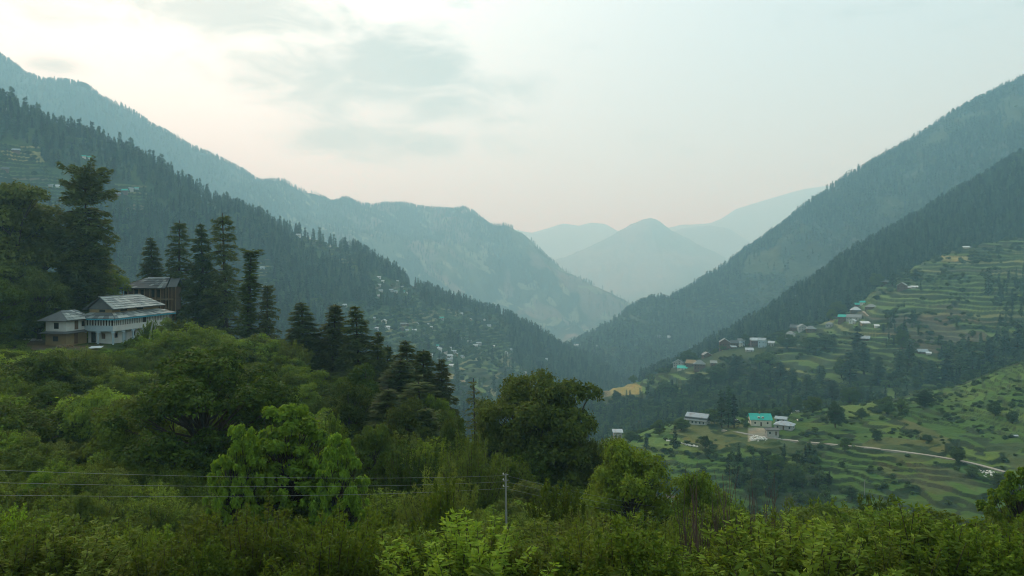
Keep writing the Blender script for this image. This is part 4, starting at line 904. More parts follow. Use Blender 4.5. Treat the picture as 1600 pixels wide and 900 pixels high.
part('side_window', boxes([(-5.36, -.5, 1.2, -5.28, .5, 2.3)]), M['glass'], t)
p = find(L7, 1091, 662)
t = house(p, 'long grey two-tiered slate-roofed house behind the trees left of the turquoise roof', 11.5, 6.5, 4.2, 'gable', M['white'], M['tin'], turn=-.35, storeys=2, win=False, upper=M['slate_dark'], rh=1.9)
part('skirt_roof', cat_([slab([(-6.6, -5.0, 2.5), (6.4, -5.0, 2.5), (6.4, -3.3, 3.3), (-6.6, -3.3, 3.3)], .12)]), M['slate'], t)
for i in range(5): part('window', boxes([(-4.7 + i * 2.1, -3.31, .7, -3.9 + i * 2.1, -3.22, 1.8)]), M['glass'], t)
for z in (.8, 2.9): part('window', boxes([(5.7 + .36, -.5, z, 5.7 + .46, .5, z + 1)]), M['glass'], t)
TAKEN.append((p.x, p.y, 12, 1091))
p = find(L7, 1226, 670)
t = house(p, 'low house under a broad light slate roof right of the turquoise roof', 9.0, 6.0, 2.6, 'hip', M['greyw'], M['tin'], turn=-.2, storeys=1, rh=1.7); TAKEN.append((p.x, p.y, 10, 1226))
p = find(L7, 1221, 660)
house(p, 'small blue-roofed shed just behind the broad slate roof', 5.5, 4.0, 2.4, 'gable', M['paleblue'], M['tin'], turn=-.2, storeys=1, rh=1.1, name='shed', cat='shed')
p = find(L7, 1206, 679)
t = house(p, 'roofless stone building with whitish walls at the bend of the pale road', 6.0, 4.5, 2.8, 'flat', M['stone'], M['slate_dark'], turn=.25, storeys=1, rh=.4, name='stone_building')
p = find(L7, 965, 684)
t = house(p, 'tiny stone shed with a shiny grey metal roof right of the big dark tree', 4.6, 4.2, 3.6, 'shed', M['stone'], M['tin'], turn=.1, storeys=1, rh=.9, name='shed', cat='shed'); TAKEN.append((p.x, p.y, 8, 965))
# -- stones, heaps, logs
def stone_mesh(seed):
    r = np.random.RandomState(seed); V = []
    for i in range(2):
        for j in range(6): a = j * 1.047 + r.rand() * .4; q = .5 * r.uniform(.7, 1.1); V.append((math.cos(a) * q, math.sin(a) * q, -.3 if i == 0 else .3 * r.uniform(.7, 1.2)))
    V.append((0, 0, .42)); return V, [tuple(range(5, -1, -1))] + [(j, (j + 1) % 6, (j + 1) % 6 + 6, j + 6) for j in range(6)] + [(j + 6, (j + 1) % 6 + 6, 12) for j in range(6)]
STN = {}
def stones(name, label, cat, pts, size, mat, g, seed=0):
    r = random.Random(seed); c = Vector((0, 0, 0))
    for q in pts: c += q
    c /= len(pts); e = empty(name, c); tag(e, label, cat)
    for q in pts:
        k = (r.randrange(5), mat.name)
        if k not in STN: v, f = stone_mesh(k[0]); STN[k] = mk_mesh('stone', v, f, [mat])
        o = obj('stone', STN[k], e); o.location = q - c; s = size * r.uniform(.6, 1.4); o.scale = (s * r.uniform(.8, 1.3), s, s * r.uniform(.6, 1)); o.rotation_euler = (r.uniform(-.3, .3), r.uniform(-.3, .3), r.uniform(0, 6.28))
    return e
def heap(g, px, py, rx, n, hgt, seed):
    r = random.Random(seed); c = find(g, px, py); out = []
    for i in range(n):
        a = r.uniform(0, 6.28); q = r.random() ** .6
        x, y = c.x + math.cos(a) * q * rx, c.y + math.sin(a) * q * rx; d = drop(g, x, y)
        out.append(Vector((x, y, d.z + (1 - q) * hgt * r.random() + .1)))
    return out
stones('rubble_pile', 'heap of pale broken stone below the bend of the road under the turquoise roof', 'rubble pile', heap(L7, 1184, 686, 4.5, 46, 1.4, 3), 1.1, M['whitestone'], L7, 3)
line = []
for i in range(44):
    s = i / 43; q = find(L7, 1041 + 50 * s + random.uniform(-1, 1), 688 + 11 * s + random.uniform(-.8, .8)); line.append(q + Vector((0, 0, .2)))
stones('stone_wall', 'broken line of whitish stones on the grass below the long grey house', 'stone wall', line, .9, M['whitestone'], L7, 4)
stones('rubble_pile', 'spill of white stones beside the road at the far right', 'rubble pile', heap(L7, 1542, 740, 4.0, 30, .8, 5), .8, M['whitestone'], L7, 5)
a, b = find(L7, 1236, 646), find(L7, 1247, 659)
v, f = tubes([(np.array([a + Vector((0, 0, .4)), (a + b) / 2 + Vector((0, 0, .5)), b + Vector((0, 0, .4))]), np.array([.35, .42, .45]))], 8)
e = mk_mesh('fallen_log', v, f, [M['whitestone']]); tag(obj('fallen_log', e), 'long whitish felled log lying on the green slope above the slate roofs', 'log')
def sheet_thing(name, px, py, g, w, d, label, mat, cat, tilt=.15):
    p = find(g, px, py); r = random.Random(px); n = 5; V = []; Fc = []
    for k in (0, 1):
        for i in range(n + 1):
            for j in range(n + 1): V.append(((i / n - .5) * w, (j / n - .5) * d, .25 + .12 * r.random() + (j / n) * tilt * d - k * .05))
    m = (n + 1) ** 2
    for i in range(n):
        for j in range(n):
            a = i * (n + 1) + j; Fc += [(a, a + n + 1, a + n + 2, a + 1), (m + a + 1, m + a + n + 2, m + a + n + 1, m + a)]
    o = obj(name, mk_mesh(name, V, Fc, [mat]), None, p); tag(o, label, cat); return o
sheet_thing('tarpaulin', 1246, 643, L7, 2.4, 2.4, 'small white tarpaulin at the upper end of the long pale log', M['white_tin'], 'tarpaulin')
sheet_thing('tarpaulin', 1147, 657, L7, 4.6, 1.8, 'white sheets spread in the grass left of the turquoise-roofed house', M['white_tin'], 'tarpaulin')
sheet_thing('tarpaulin', 1590, 682, L7, 3.4, 1.8, 'pale blue tarpaulin on the fields at the right edge', M['tin'], 'tarpaulin')
sheet_thing('tarpaulin', 1130, 657, L7, 2.4, 1.4, 'smaller white sheet by the dark conifer left of the turquoise-roofed house', M['white_tin'], 'tarpaulin')
# -- road and tracks, laid on the slopes
def track(name, g, pts, w, mat, label=None, lift=.12, step=14):
    L = []
    for (x0, y0), (x1, y1) in zip(pts[:-1], pts[1:]):
        n = max(2, int(abs(x1 - x0) / step) + 1)
        for i in range(n): s = i / n; L.append(find(g, x0 + (x1 - x0) * s, y0 + (y1 - y0) * s))
    L.append(find(g, *pts[-1])); L = np.array([tuple(q) for q in L])
    for _ in range(3): L[1:-1] = (L[:-2] + L[1:-1] * 2 + L[2:]) / 4
    d = np.gradient(L, axis=0); d[:, 2] = 0; d /= np.linalg.norm(d, axis=1, keepdims=True); s = np.stack([-d[:, 1], d[:, 0], 0 * d[:, 0]], 1) * w / 2
    z = np.array([0, 0, lift]); A = np.maximum(L, L); V = np.concatenate([L - s + z, L + s + z, L - s * 1.05 - np.array([0, 0, 1.5]), L + s * 1.05 - np.array([0, 0, 1.5])]); k = len(L); Fc = []
    for i in range(k - 1): Fc += [(i, i + 1, k + i + 1, k + i), (2 * k + i, 2 * k + i + 1, i + 1, i), (k + i, k + i + 1, 3 * k + i + 1, 3 * k + i)]
    return tag(obj(name, mk_mesh(name, V, Fc, [mat])), kind='structure')
track('road', L7, ROADPTS, 2.2, M['road'], lift=.3)
track('path', L4, [(905, 541), (930, 540), (960, 539), (1000, 540), (1040, 541), (1070, 542), (1100, 544)], 5.0, M['road'], lift=1.2)
track('dirt_track', L3, [(682, 562), (690, 557), (697, 552), (697, 548)], 5.0, M['road'], lift=.8)
track('footpath', L6, [(1347, 488), (1349, 484), (1353, 490), (1358, 494)], 2.2, M['road'], lift=.5)
# ---------------------------------------------------------------- wooden houses on the bench
UD = Vector((2.9, 18, 0)).normalized(); HA = math.atan2(UD.y, UD.x)
zA = drop(L8, *P(190, 537, 156).xy).z
O = Vector((*P(177, 537, 150).xy, -15.35))
A = empty('village_house', O, HA); tag(A, 'large white balconied timber house with blue eaves and two-tiered slate roof on the left hillside', 'house')
TAKEN.append((O.x, O.y + 6, 13, 177))
LU, LV = 18.0, 6.5
part('wall', boxes([(1.3, 1.3, -2.5, LU - .3, LV - .3, 2.3)]), M['white'], A)
part('upper_wall', boxes([(.35, .35, 2.5, LU - .35, LV - .35, 4.62)]), M['brown2'], A)  # timber toned darker than the rest, to contrast with the white balusters
part('balcony_floor', boxes([(0, 0, 2.3, LU, LV, 2.498)]), M['paleblue'], A)
part('balcony_panel', boxes([(-.05, -.06, 2.35, LU, .06, 3.4)]), M['white'], A)
part('balcony_panel', boxes([(-.06, .065, 2.35, .06, LV, 3.4)]), M['paleblue'], A)
for i in range(34):
    u = .12 + i * (LU - .3) / 33
    if 9.2 < u < 10.3: continue
    part('baluster', boxes([(u - .13, -.05, 3.402, u + .13, .05, 4.6)]), M['white'], A)
for i in range(11):
    v = .55 + i * .57; part('baluster', boxes([(-.05, v - .12, 3.402, .05, v + .12, 4.6)]), M['white'], A)
for (u, v) in [(0.1, .1), (3.1, .1), (6.1, .1), (9.1, .1), (12.1, .1), (15.1, .1), (17.8, .1), (.1, 3.2), (.1, 6.2)]:
    pl = part('pillar', boxes([(u - .12, v - .12, -2.0, u + .12, v + .12, 2.298)]), M['paleblue'], A)
    part('bracket', boxes([(u - .5, v - .08, 2.0, u + .5, v + .08, 2.295)] if v < 1 else [(u - .08, v - .5, 2.0, u + .08, v + .5, 2.295)]), M['paleblue'], pl)
part('fascia', boxes([(-.95, -1.0, 4.50, LU + .9, -.88, 4.78)]), M['blue'], A)
part('fascia', boxes([(-1.0, -.875, 4.50, -.88, LV + .6, 4.78)]), M['blue'], A)
for (u, z, w_, h_, nm, mt) in [(2.6, .9, .8, 1.0, 'window', 'red'), (5.2, .05, .9, 2.0, 'door', 'paleblue'), (8.0, .9, .8, 1.0, 'window', 'red'), (11, .05, .9, 2.0, 'door', 'brown'), (13.6, .9, .8, 1.0, 'window', 'red')]:
    q = part(nm, boxes([(u - w_ / 2, 1.22, z, u + w_ / 2, 1.31, z + h_)]), M[mt], A)
    if nm == 'window': part('pane', boxes([(u - w_ * .33, 1.19, z + .12, u + w_ * .33, 1.23, z + h_ - .12)]), M['glass'], q)
part('window', boxes([(1.21, 2.6, .8, 1.31, 3.3, 1.8)]), M['brown'], A); part('door', boxes([(1.21, 4.6, .05, 1.31, 5.5, 2.0)]), M['dark'], A)
# lower roof: four slopes with slates
cu0, cu1, cv0, cv1, zc, ze = 1.0, 15.8, 1.0, LV - .8, 5.75, 4.72
e0, e1, f0, f1 = -1.0, LU + 1.0, -1.0, LV + .7
def roofplane(parent, quad, nu, nv, mat, th=.06, base=True, jit=.03, seed=0):
    """quad: eave start, eave end, ridge end, ridge start; a plate with its courses of slates"""
    q = [Vector(x) for x in quad]; r = random.Random(seed)
    n = (q[1] - q[0]).cross(q[2] - q[1]).normalized(); n = n if n.z > 0 else -n
    for j in range(nv):
        for i in range(nu):
            s0, s1 = (i + .03) / nu, (i + .97) / nu; t0_, t1_ = j / nv, min(1, (j + 1.12) / nv)
            f = lambda s, t_: (q[0] * (1 - s) + q[1] * s) * (1 - t_) + (q[3] * (1 - s) + q[2] * s) * t_
            lift0 = n * (.16 + r.uniform(0, jit)); lift1 = n * (.07 + r.uniform(0, jit * .5))
            p4 = [f(s0, t0_) + lift0 - (q[3] - q[0]).normalized() * r.uniform(0, .08), f(s1, t0_) + lift0, f(s1, t1_) + lift1, f(s0, t1_) + lift1]
            V = [tuple(x) for x in p4] + [tuple(x - n * th) for x in p4]
            part('slate', (V, [(0, 1, 2, 3), (7, 6, 5, 4), (0, 4, 5, 1), (1, 5, 6, 2), (2, 6, 7, 3), (3, 7, 4, 0)]), mat[r.randrange(len(mat))], parent)
SL = [weathered('slate_grey_%s' % n_, c_, .7, 2.0, .25) for n_, c_ in (('a', (.20, .22, .21)), ('b', (.29, .31, .29)), ('c', (.14, .155, .155)), ('d', (.37, .38, .35)))]
lr = part('lower_roof', cat_([slab(p_, .1) for p_ in ([(e0, f0, ze), (e1, f0, ze), (cu1, cv0, zc), (cu0, cv0, zc)], [(e1, f0, ze), (e1, f1, ze), (cu1, cv1, zc), (cu1, cv0, zc)], [(e1, f1, ze), (e0, f1, ze), (cu0, cv1, zc), (cu1, cv1, zc)], [(e0, f1, ze), (e0, f0, ze), (cu0, cv0, zc), (cu0, cv1, zc)])]), M['slate_dark'], A)
roofplane(lr, [(e0, f0, ze), (e1, f0, ze), (cu1, cv0, zc), (cu0, cv0, zc)], 18, 2, SL, seed=1)
roofplane(lr, [(e0, f1, ze), (e0, f0, ze), (cu0, cv0, zc), (cu0, cv1, zc)], 7, 2, SL[:1] + [M['slate_dark']], seed=2)
part('clerestory', boxes([(cu0, cv0, 5.2, cu1, cv1, 6.5)]), M['tan'], A)
for u in (4.5, 9.5): part('window', boxes([(u - 1.0, cv0 - .05, 5.95, u + 1.0, cv0 + .02, 6.35)]), M['dark'], A)
part('window', boxes([(cu0 - .05, 2.4, 5.9, cu0 + .02, 3.6, 6.35)]), M['dark'], A)
g0, g1, h0, h1, zg, zr_ = .1, 16.8, .1, LV + .1, 6.42, 8.75; vm = (h0 + h1) / 2
ur = part('upper_roof', cat_([slab(p_, .1) for p_ in ([(g0, h0, zg), (g1, h0, zg), (g1 - 3.8, vm, zr_), (g0 + .5, vm, zr_)], [(g1, h1, zg), (g0, h1, zg), (g0 + .5, vm, zr_), (g1 - 3.8, vm, zr_)], [(g1, h0, zg), (g1, h1, zg), (g1 - 3.8, vm, zr_)])]), M['slate_dark'], A)
roofplane(ur, [(g0, h0, zg), (g1, h0, zg), (g1 - 3.8, vm, zr_), (g0 + .5, vm, zr_)], 12, 6, SL[1:2] + SL[3:] + SL[:1] + SL[1:2], jit=.06, seed=3)
part('gable', cat_([([(g0 + .75, h0 + .5, zg), (g0 + .75, h1 - .5, zg), (g0 + .95, vm, zr_ - .25), (g0 + 1.0, h0 + .5, zg), (g0 + 1.0, h1 - .5, zg), (g0 + 1.2, vm, zr_ - .25)], [(0, 1, 2), (3, 5, 4), (0, 3, 4, 1), (1, 4, 5, 2), (2, 5, 3, 0)])]), M['slate_dark'], A)
part('ridge_cap', boxes([(g0 + .4, vm - .15, zr_ - .02, g1 - 3.7, vm + .15, zr_ + .16)]), M['slate'], A)
# small white house
OB = Vector((*P(103, 538, 146).xy, -15.1)); B = empty('village_house', OB, HA); tag(B, 'small two-storey house, white above and tan below, left of the balconied house', 'house')
TAKEN.append((OB.x - 2, OB.y + 3, 6, 100))
lu, lv = 5.6, 4.2
part('lower_wall', boxes([(0, 0, -2, lu, lv, 2.15)]), M['tan'], B); part('upper_wall', boxes([(0.03, .03, 2.3, lu - .03, lv - .03, 4.45)]), M['white'], B)
part('skirt_roof', cat_([slab(p_, .1) for p_ in ([(-.9, -.9, 2.1), (lu + .9, -.9, 2.1), (lu, 0, 2.42), (0, 0, 2.42)], [(-.9, lv + .9, 2.1), (-.9, -.9, 2.1), (0, 0, 2.42), (0, lv, 2.42)], [(lu + .9, -.9, 2.1), (lu + .9, lv + .9, 2.1), (lu, lv, 2.42), (lu, 0, 2.42)])]), M['slate_dark'], B)
rb = part('roof', cat_([slab(p_, .12) for p_ in ([(-1, -1, 4.4), (lu + 1, -1, 4.4), (lu - .6, lv / 2, 6.1), (1.2, lv / 2, 6.1)], [(lu + 1, lv + 1, 4.4), (-1, lv + 1, 4.4), (1.2, lv / 2, 6.1), (lu - .6, lv / 2, 6.1)], [(-1, lv + 1, 4.4), (-1, -1, 4.4), (1.2, lv / 2, 6.1)], [(lu + 1, -1, 4.4), (lu + 1, lv + 1, 4.4), (lu - .6, lv / 2, 6.1)])]), M['slate_dark'], B)
roofplane(rb, [(-.9, -1, 4.4), (lu + .9, -1, 4.4), (lu - .6, lv / 2, 6.1), (1.2, lv / 2, 6.1)], 7, 4, SL, seed=5)
for (a_, nm, mt) in [((2.3, -.05, 2.6, 3.2, .05, 4.4), 'door', 'brown'), ((4.2, -.05, 3.1, 4.9, .05, 4.0), 'window', 'glass'), ((2.2, -.06, 0, 3.1, .02, 1.95), 'door', 'brown'), ((-.05, 1.5, 2.9, .05, 2.4, 4.0), 'window', 'glass'), ((-.06, 1.6, .6, .02, 2.6, 1.5), 'window', 'dark')]:
    part(nm, boxes([a_]), M[mt], B)
# unfinished timber house
OC = Vector((*P(191, 470, 184).xy, -12.3)); Cc = empty('village_house', OC, math.radians(8)); tag(Cc, 'half-built brown timber house with bamboo props and a dark slate roof behind the balconied house', 'house')
TAKEN.append((OC.x + 5, OC.y + 3, 9, 230))
wC, dC, e2 = 9.6, 6.0, 6.3
part('plinth', boxes([(.2, .2, -3, wC - .2, dC, 1.2)]), M['stone'], Cc)
part('wall', boxes([(.5, .5, 1.2, wC - .5, dC - .3, e2)]), M['brown'], Cc)
part('floor_beam', boxes([(0, 0, 3.6, wC + 1.6, .25, 3.85)]), M['timber'], Cc)
part('floor_slab', boxes([(0, .26, 3.62, wC + .3, dC, 3.8)]), M['timber'], Cc)
for i in range(9): part('post', boxes([(i * wC / 8 - .09, .0, -1, i * wC / 8 + .09, .2, 3.598)] + [(i * wC / 8 - .09, .0, 3.852, i * wC / 8 + .09, .2, e2)]), M['timber'], Cc)
for i in (0, 2, 3, 5, 6): part('opening', boxes([(i * wC / 8 + .3, .44, 4.2, i * wC / 8 + .95, .52, 5.9)]), M['dark'], Cc)
rc = part('roof', cat_([slab(p_, .14) for p_ in ([(-.6, -.9, e2), (wC + .1, -.9, e2), (wC + .1, dC / 2, e2 + 2.35), (4.6, dC / 2, e2 + 2.35)], [(wC + .1, dC + .9, e2), (-.6, dC + .9, e2), (4.6, dC / 2, e2 + 2.35), (wC + .1, dC / 2, e2 + 2.35)], [(-.6, dC + .9, e2), (-.6, -.9, e2), (4.6, dC / 2, e2 + 2.35)])]), M['slate_dark'], Cc)
roofplane(rc, [(-.5, -.9, e2), (wC + .1, -.9, e2), (wC + .1, dC / 2, e2 + 2.35), (4.6, dC / 2, e2 + 2.35)], 12, 5, SL[:1] + SL[2:3] + [M['slate_dark']] * 3, seed=6)
part('ridge_cap', boxes([(4.8, dC / 2 - .2, e2 + 2.3, wC, dC / 2 + .2, e2 + 2.55)]), M['white_tin'], Cc)
part('wing_roof', cat_([slab(p_, .12) for p_ in ([(wC + .3, -.2, e2 + .3), (wC + 2.4, -.2, e2 + .3), (wC + 2.4, dC / 2, e2 + 2.3), (wC + .3, dC / 2, e2 + 2.3)], [(wC + .3, dC, e2 + .3), (wC + 2.4, dC, e2 + .3), (wC + 2.4, dC / 2, e2 + 2.3), (wC + .3, dC / 2, e2 + 2.3)])]), M['slate_dark'], Cc)
part('wing_wall', boxes([(wC + .4, .8, 1.0, wC + 1.9, dC - .6, e2 + .4)]), M['brown'], Cc)
for i, x in enumerate((wC + .5, wC + 1.3, wC + 2.1)):
    part('prop', tubes([(np.array([(x, -.4, -1.5), (x + .1, -.2, 2.5), (x + .05, -.1, e2 + .3)]), np.array([.09, .08, .07]))], 5), M['timber'], Cc)
# things round the houses
def tank(px, py, g):
    p = find(g, px, py); e = empty('water_tank', p); tag(e, 'white plastic water tank on the slope above the small white house', 'water tank')
    n = 16; prof = [(0.0, 0), (.62, 0), (.66, .1), (.66, 1.15), (.6, 1.3), (.25, 1.5), (.0, 1.5)]; V = []; Fc = []
    for (r_, z) in prof: V += [(r_ * math.cos(i * 6.283 / n), r_ * math.sin(i * 6.283 / n), z) for i in range(n)]
    for k in range(len(prof) - 1): Fc += [(k * n + i, k * n + (i + 1) % n, (k + 1) * n + (i + 1) % n, (k + 1) * n + i) for i in range(n)]
    part('tank_body', (V, Fc), M['plastic'], e); part('lid', boxes([(-.25, -.25, 1.5, .25, .25, 1.6)]), M['blue'], e); e.location.z += .3
    part('stand', boxes([(-.6, -.6, -.8, .6, .6, -.003)]), M['stone'], e); TAKEN.append((p.x, p.y, 3, px)); return e
tank(115, 474, L8)
sheet_thing('metal_sheet', 150, 546, L8, 2.2, 1.2, 'white metal sheet lying on the ground before the balconied house', M['white_tin'], 'metal sheet', .2)
stones('woodpile', 'pile of split logs and rubble against the small white house', 'woodpile', heap(L8, 101, 543, 1.8, 26, .6, 8), .35, M['timber'], L8, 8)
stones('rubble_pile', 'pale rubble and planks left of the small white house', 'rubble pile', heap(L8, 52, 533, 1.8, 22, .5, 9), .4, M['stone'], L8, 9)
sheet_thing('yard_slab', 182, 563, L8, 4.0, 3.0, 'dark grey gravel patch on the slope below the balconied house', M['gravel'], 'gravel patch', .12)
# ---------------------------------------------------------------- poles and wires
def pole(base, top, label, group=None, ins=True, r=.07):
    e = empty('power_pole', base); tag(e, label, 'power pole', group); d = top - base
    part('shaft', tubes([(np.array([(0, 0, -1), tuple(d * .5), tuple(d)]), np.array([r * 1.25, r * 1.05, r * .8]))], 10), M['concrete'], e)
    for k, z in enumerate((0.06, .42, .82) if ins else (.1, .35, .6)):
        q = d * (1 - z / d.length)
        a_ = part('crossarm', boxes([(-.17, -.025, -.025, .17, .025, .025)]), M['wire'], e, q)
        part('insulator', tubes([(np.array([(-.15, 0, .0), (-.15, 0, .05), (-.15, 0, .12)]), np.array([.03, .045, .02]))], 8), M['whitestone'], a_)
    return e
pb = drop(L8, *P(792, 800, 50).xy); pt = P(790, 740, 50)
pole(pb, pt, 'pale concrete power pole rising from the bushes in the foreground, just right of centre')
pb2 = drop(L8, *P(1340, 850, 76).xy); pt2 = P(1339, 817, 76)
pole(pb2, pt2, 'thin grey power pole among the bushes at lower right', r=.09)
pb3 = drop(L8, *P(227, 556, 138).xy); pt3 = P(240, 498, 138)
pole(pb3, pt3, 'leaning pale pole in front of the balconied house', ins=False, r=.12)
q = find(L7, 1351, 778); pole(q, q + Vector((0, 0, 7.2)), 'small far pole on the green terraces right of centre', ins=False, r=.12)
def wire(a, b, sag, label, group, r=.006):
    s = np.linspace(0, 1, 25)[:, None]; pts = np.array(a)[None] * (1 - s) + np.array(b)[None] * s; pts[:, 2] -= (4 * sag * s * (1 - s))[:, 0]
    o = obj('power_wire', mk_mesh('power_wire', *tubes([(pts, np.full(25, r))], 4), [M['wire']])); tag(o, label, 'power wire', group); return o
names = ('topmost', 'middle', 'lowest')
for k, (yl, yp) in enumerate(((725, 743), (744.5, 752.5), (764, 763))):
    a = P(790, yp, 50); b0 = P(0, yl, 25.6); b = a + (b0 - a) * 1.246
    wire(a, b, .32, '%s of the three power wires crossing the left foreground' % names[k], 'power wires left of the foreground pole')
    wire(a, pt2 + Vector((0, 0, -.1 - .36 * k)), .9, '%s of the three thin wires running down right from the foreground pole' % names[k], 'power wires right of the foreground pole')
    wire(pt2 + Vector((0, 0, -.1 - .36 * k)), P(1760, 838 + k * 5, 70), .8, '%s wire leaving the thin lower right pole towards the right edge' % names[k], 'power wires at lower right')
    wire(pt3 + Vector((0, 0, -.1 - .3 * k)), O + UD * 9 + Vector((0, 0, 2.2 + .1 * k)), .25, '%s service wire from the leaning pole to the balconied house' % names[k], 'service wires of the balconied house')
# ---------------------------------------------------------------- forests
def forest(name, g, n, keys, hr, ok=None, tmin=0, tmax=99, seed=1, wide=1.0, sink=0.4):
    p, px, py, t = sample(g, n, ok, tmin, tmax, seed); r = np.random.RandomState(seed + 50)
    h = r.uniform(hr[0], hr[1], n) * (0.75 + 0.5 * fbm(p[:, 0] / 60, p[:, 1] / 60, 3)); idx = r.randint(0, len(keys), n)
    mixd = any('conif' in k for k in keys); h = np.where(np.array(['round' in k for k in keys])[idx] & mixd, h * .5, h); hh = np.array([K[k].H for k in keys])[idx]; s = h / hh; w = s * wide * r.uniform(.8, 1.2, n)
    keep = np.ones(n, bool)
    for (a, b, rr, ppx) in TAKEN:
        keep &= ~((np.hypot(p[:, 0] - a, p[:, 1] - b) < rr) | ((np.abs(px - ppx) < rr * .7 / b * F) & (p[:, 1] < b) & (p[:, 1] > b - rr * 3.0)))
    p, idx, s, w = p[keep], idx[keep], s[keep], w[keep]; n = len(p)
    p[:, 2] -= sink
    return scatter(name, p, np.stack([w, w, s], 1), np.stack([r.randn(n) * .03, r.randn(n) * .03, r.rand(n) * 6.28], 1), idx, [joined(k) for k in keys])
MC = ['mid_conif0', 'mid_conif1', 'mid_conif2', 'mid_conif3']; FC = ['far_conif0', 'far_conif1', 'far_conif2']
MR = ['mid_round0', 'mid_round1', 'mid_round2']; FR = ['far_round0', 'far_round1']
def notin(polys): 
    def f(px, py):
        m = np.ones(px.shape, bool)
        for p in polys: m &= ~inpoly(px, py, p)
        return m
    return f
# left slope
OPEN3 = A_L3t
no3 = notin(OPEN3)
def d3(px, py, x, y, z, t): return no3(px, py) * ss(.25, .5, fbm(x / 70 + 5, y / 70, 3)) * (1 - .45 * ((py > 470) & (px > 480))) + .03
forest('left_slope_forest', L3, 17000, MC * 3 + MR[:1], (11, 26), d3, 1.0, 4.4, 1)
forest('left_slope_scrub', L3, 5200, MR, (3, 7), lambda px, py, x, y, z, t: (0.25 + .5 * (py > 470) + (~no3(px, py)) * 0.5 * (fbm(x / 25, y / 25, 3) > .5)) * (1 - .85 * inpoly(px, py, [(690, 560), (790, 560), (850, 605), (840, 650), (690, 650)])), 1.5, 4.1, 2, 1.2)
# right mountain
forest('right_mountain_forest', L4, 19000, FC * 3 + FR[:1], (14, 28), lambda px, py, x, y, z, t: ss(.38, .55, fbm(x / 110 + 4, y / 110, 4, .6)) * (px < 1750) + .05, 0.8, 3.3, 3)
forest('right_mountain_scrub', L4, 3500, FR, (4, 9), lambda px, py, x, y, z, t: (py > 430) & (px < 1250), 1.0, 3, 4, 1.2)
# dark forest on the right
forest('right_ridge_forest', L5, 12500, MC * 4 + MR[:1], (11, 26), lambda px, py, x, y, z, t: (px < 1800) & (px > 1000), 0.8, 2.4, 5)
# terraced spur
no6 = notin(A_L6t)
CL6 = [[(1370, 500), (1440, 500), (1440, 560), (1390, 565)], [(1400, 560), (1600, 520), (1600, 575), (1500, 610), (1400, 605)], [(1560, 440), (1620, 420), (1620, 540), (1560, 540)]]
def d6(px, py, x, y, z, t):
    m = no6(px, py) * ss(.3, .5, fbm(x / 40 + 5, y / 40, 3)) * (py > 540) + .02
    for c in CL6: m = np.maximum(m, inpoly(px, py, c) * .55)
    return m * (px < 1750)
forest('spur_woodland', L6, 2300, ['mid_conif0', 'mid_conif1', 'mid_round0', 'mid_round1', 'mid_round2', 'mid_round0', 'mid_conif3'], (7, 14), d6, 0.3, 2.9, 6)
forest('spur_scrub', L6, 5200, MR, (2.2, 5.5), lambda px, py, x, y, z, t: (0.04 + 0.9 * no6(px, py) + .45 * (fbm(x / 18, y / 18, 3) > .60)) * (px < 1750) * ~inpoly(px, py, [(905, 585), (1010, 585), (1010, 628), (905, 628)]), 0.2, 3.2, 7, 1.3)
# near fields
no7 = lambda px, py: (py < 655) & (px > 1240)
forest('field_edge_woodland', L7, 420, ['mid_round0', 'mid_round1', 'mid_conif0', 'mid_round2'], (5, 10), lambda px, py, x, y, z, t: ((px < 1230) & (py < 652) | inpoly(px, py, [(1180, 700), (1260, 700), (1300, 760), (1260, 860), (1130, 860), (1130, 720)]) & (fbm(x / 15, y / 15, 3) > .45)) * 1.0, 0.3, 4.3, 8)
forest('field_scrub', L7, 2500, MR, (0.7, 2.2), lambda px, py, x, y, z, t: (0.08 + 1.2 * (fbm(x / 12, y / 12, 3) > .58)) * (px < 1750) * ~inpoly(px, py, [(1165, 640), (1250, 640), (1250, 700), (1165, 700)]) * ~((abs(py - np.interp(px, [q[0] for q in ROADPTS], [q[1] for q in ROADPTS])) < 6) & (px > 1125)), 0.5, 4.2, 9, 1.5)
# blue mountain: small clumps of forest
forest('blue_mountain_forest', L2, 16000, FC, (16, 26), lambda px, py, x, y, z, t: (0.05 + ss(90, 0, py - np.interp(px, [0, 200, 400, 560, 740, 980], [95, 190, 290, 330, 335, 470])) * (px < 800) + .5 * (fbm(x / 200, y / 200, 3) > .53)) * (px > -100), 0.9, 2.3, 10, 1.1)
# ---------------------------------------------------------------- individual trees
NEARPTS = []
def near(name, key, px, top, Y, wpx, label, mat=None, cat='tree', group=None, parts=('trunk', 'crown')):
    x = (px - 800) / F * Y; g = drop(L8, x, Y); h = (HZ - top) / F * Y - g.z
    NEARPTS.append((x, Y, wpx / F * Y / 2))
    return tree(name, K[key], g - Vector((0, 0, .3)), h + .3, label, cat, group, wpx / F * Y * (1.0 if key == 'deodar_old' else (1.65 if 460 < px < 720 else 1.35) if 'deodar' in key else 1.06), mat=mat, parts=parts)
near('oak_tree', 'oak_a', 22, 292, 166, 165, 'huge round dark green tree at the left edge above the houses', L_oak)
near('oak_tree', 'oak_b', 62, 425, 152, 80, 'lower rounded tree hanging over the left of the small white house', L_oak)
near('oak_tree', 'oak_b', -25, 430, 140, 110, 'dark leafy tree at the left edge below the huge round tree')
near('oak_tree', 'oak_b', 12, 395, 160, 130, 'dark lower crown under the huge round tree at the left edge', L_oak)
near('deodar_tree', 'deodar_old', 136, 260, 170, 98, 'tallest old cedar with ragged upswept branches right of the huge round tree')
near('deodar_tree', 'deodar_c', 112, 345, 174, 50, 'shorter cedar pressed between the huge round tree and the tallest cedar')
near('broadleaf_tree', 'walnut_b', 172, 420, 184, 58, 'light green bushy tree between the tallest cedar and the timber house')
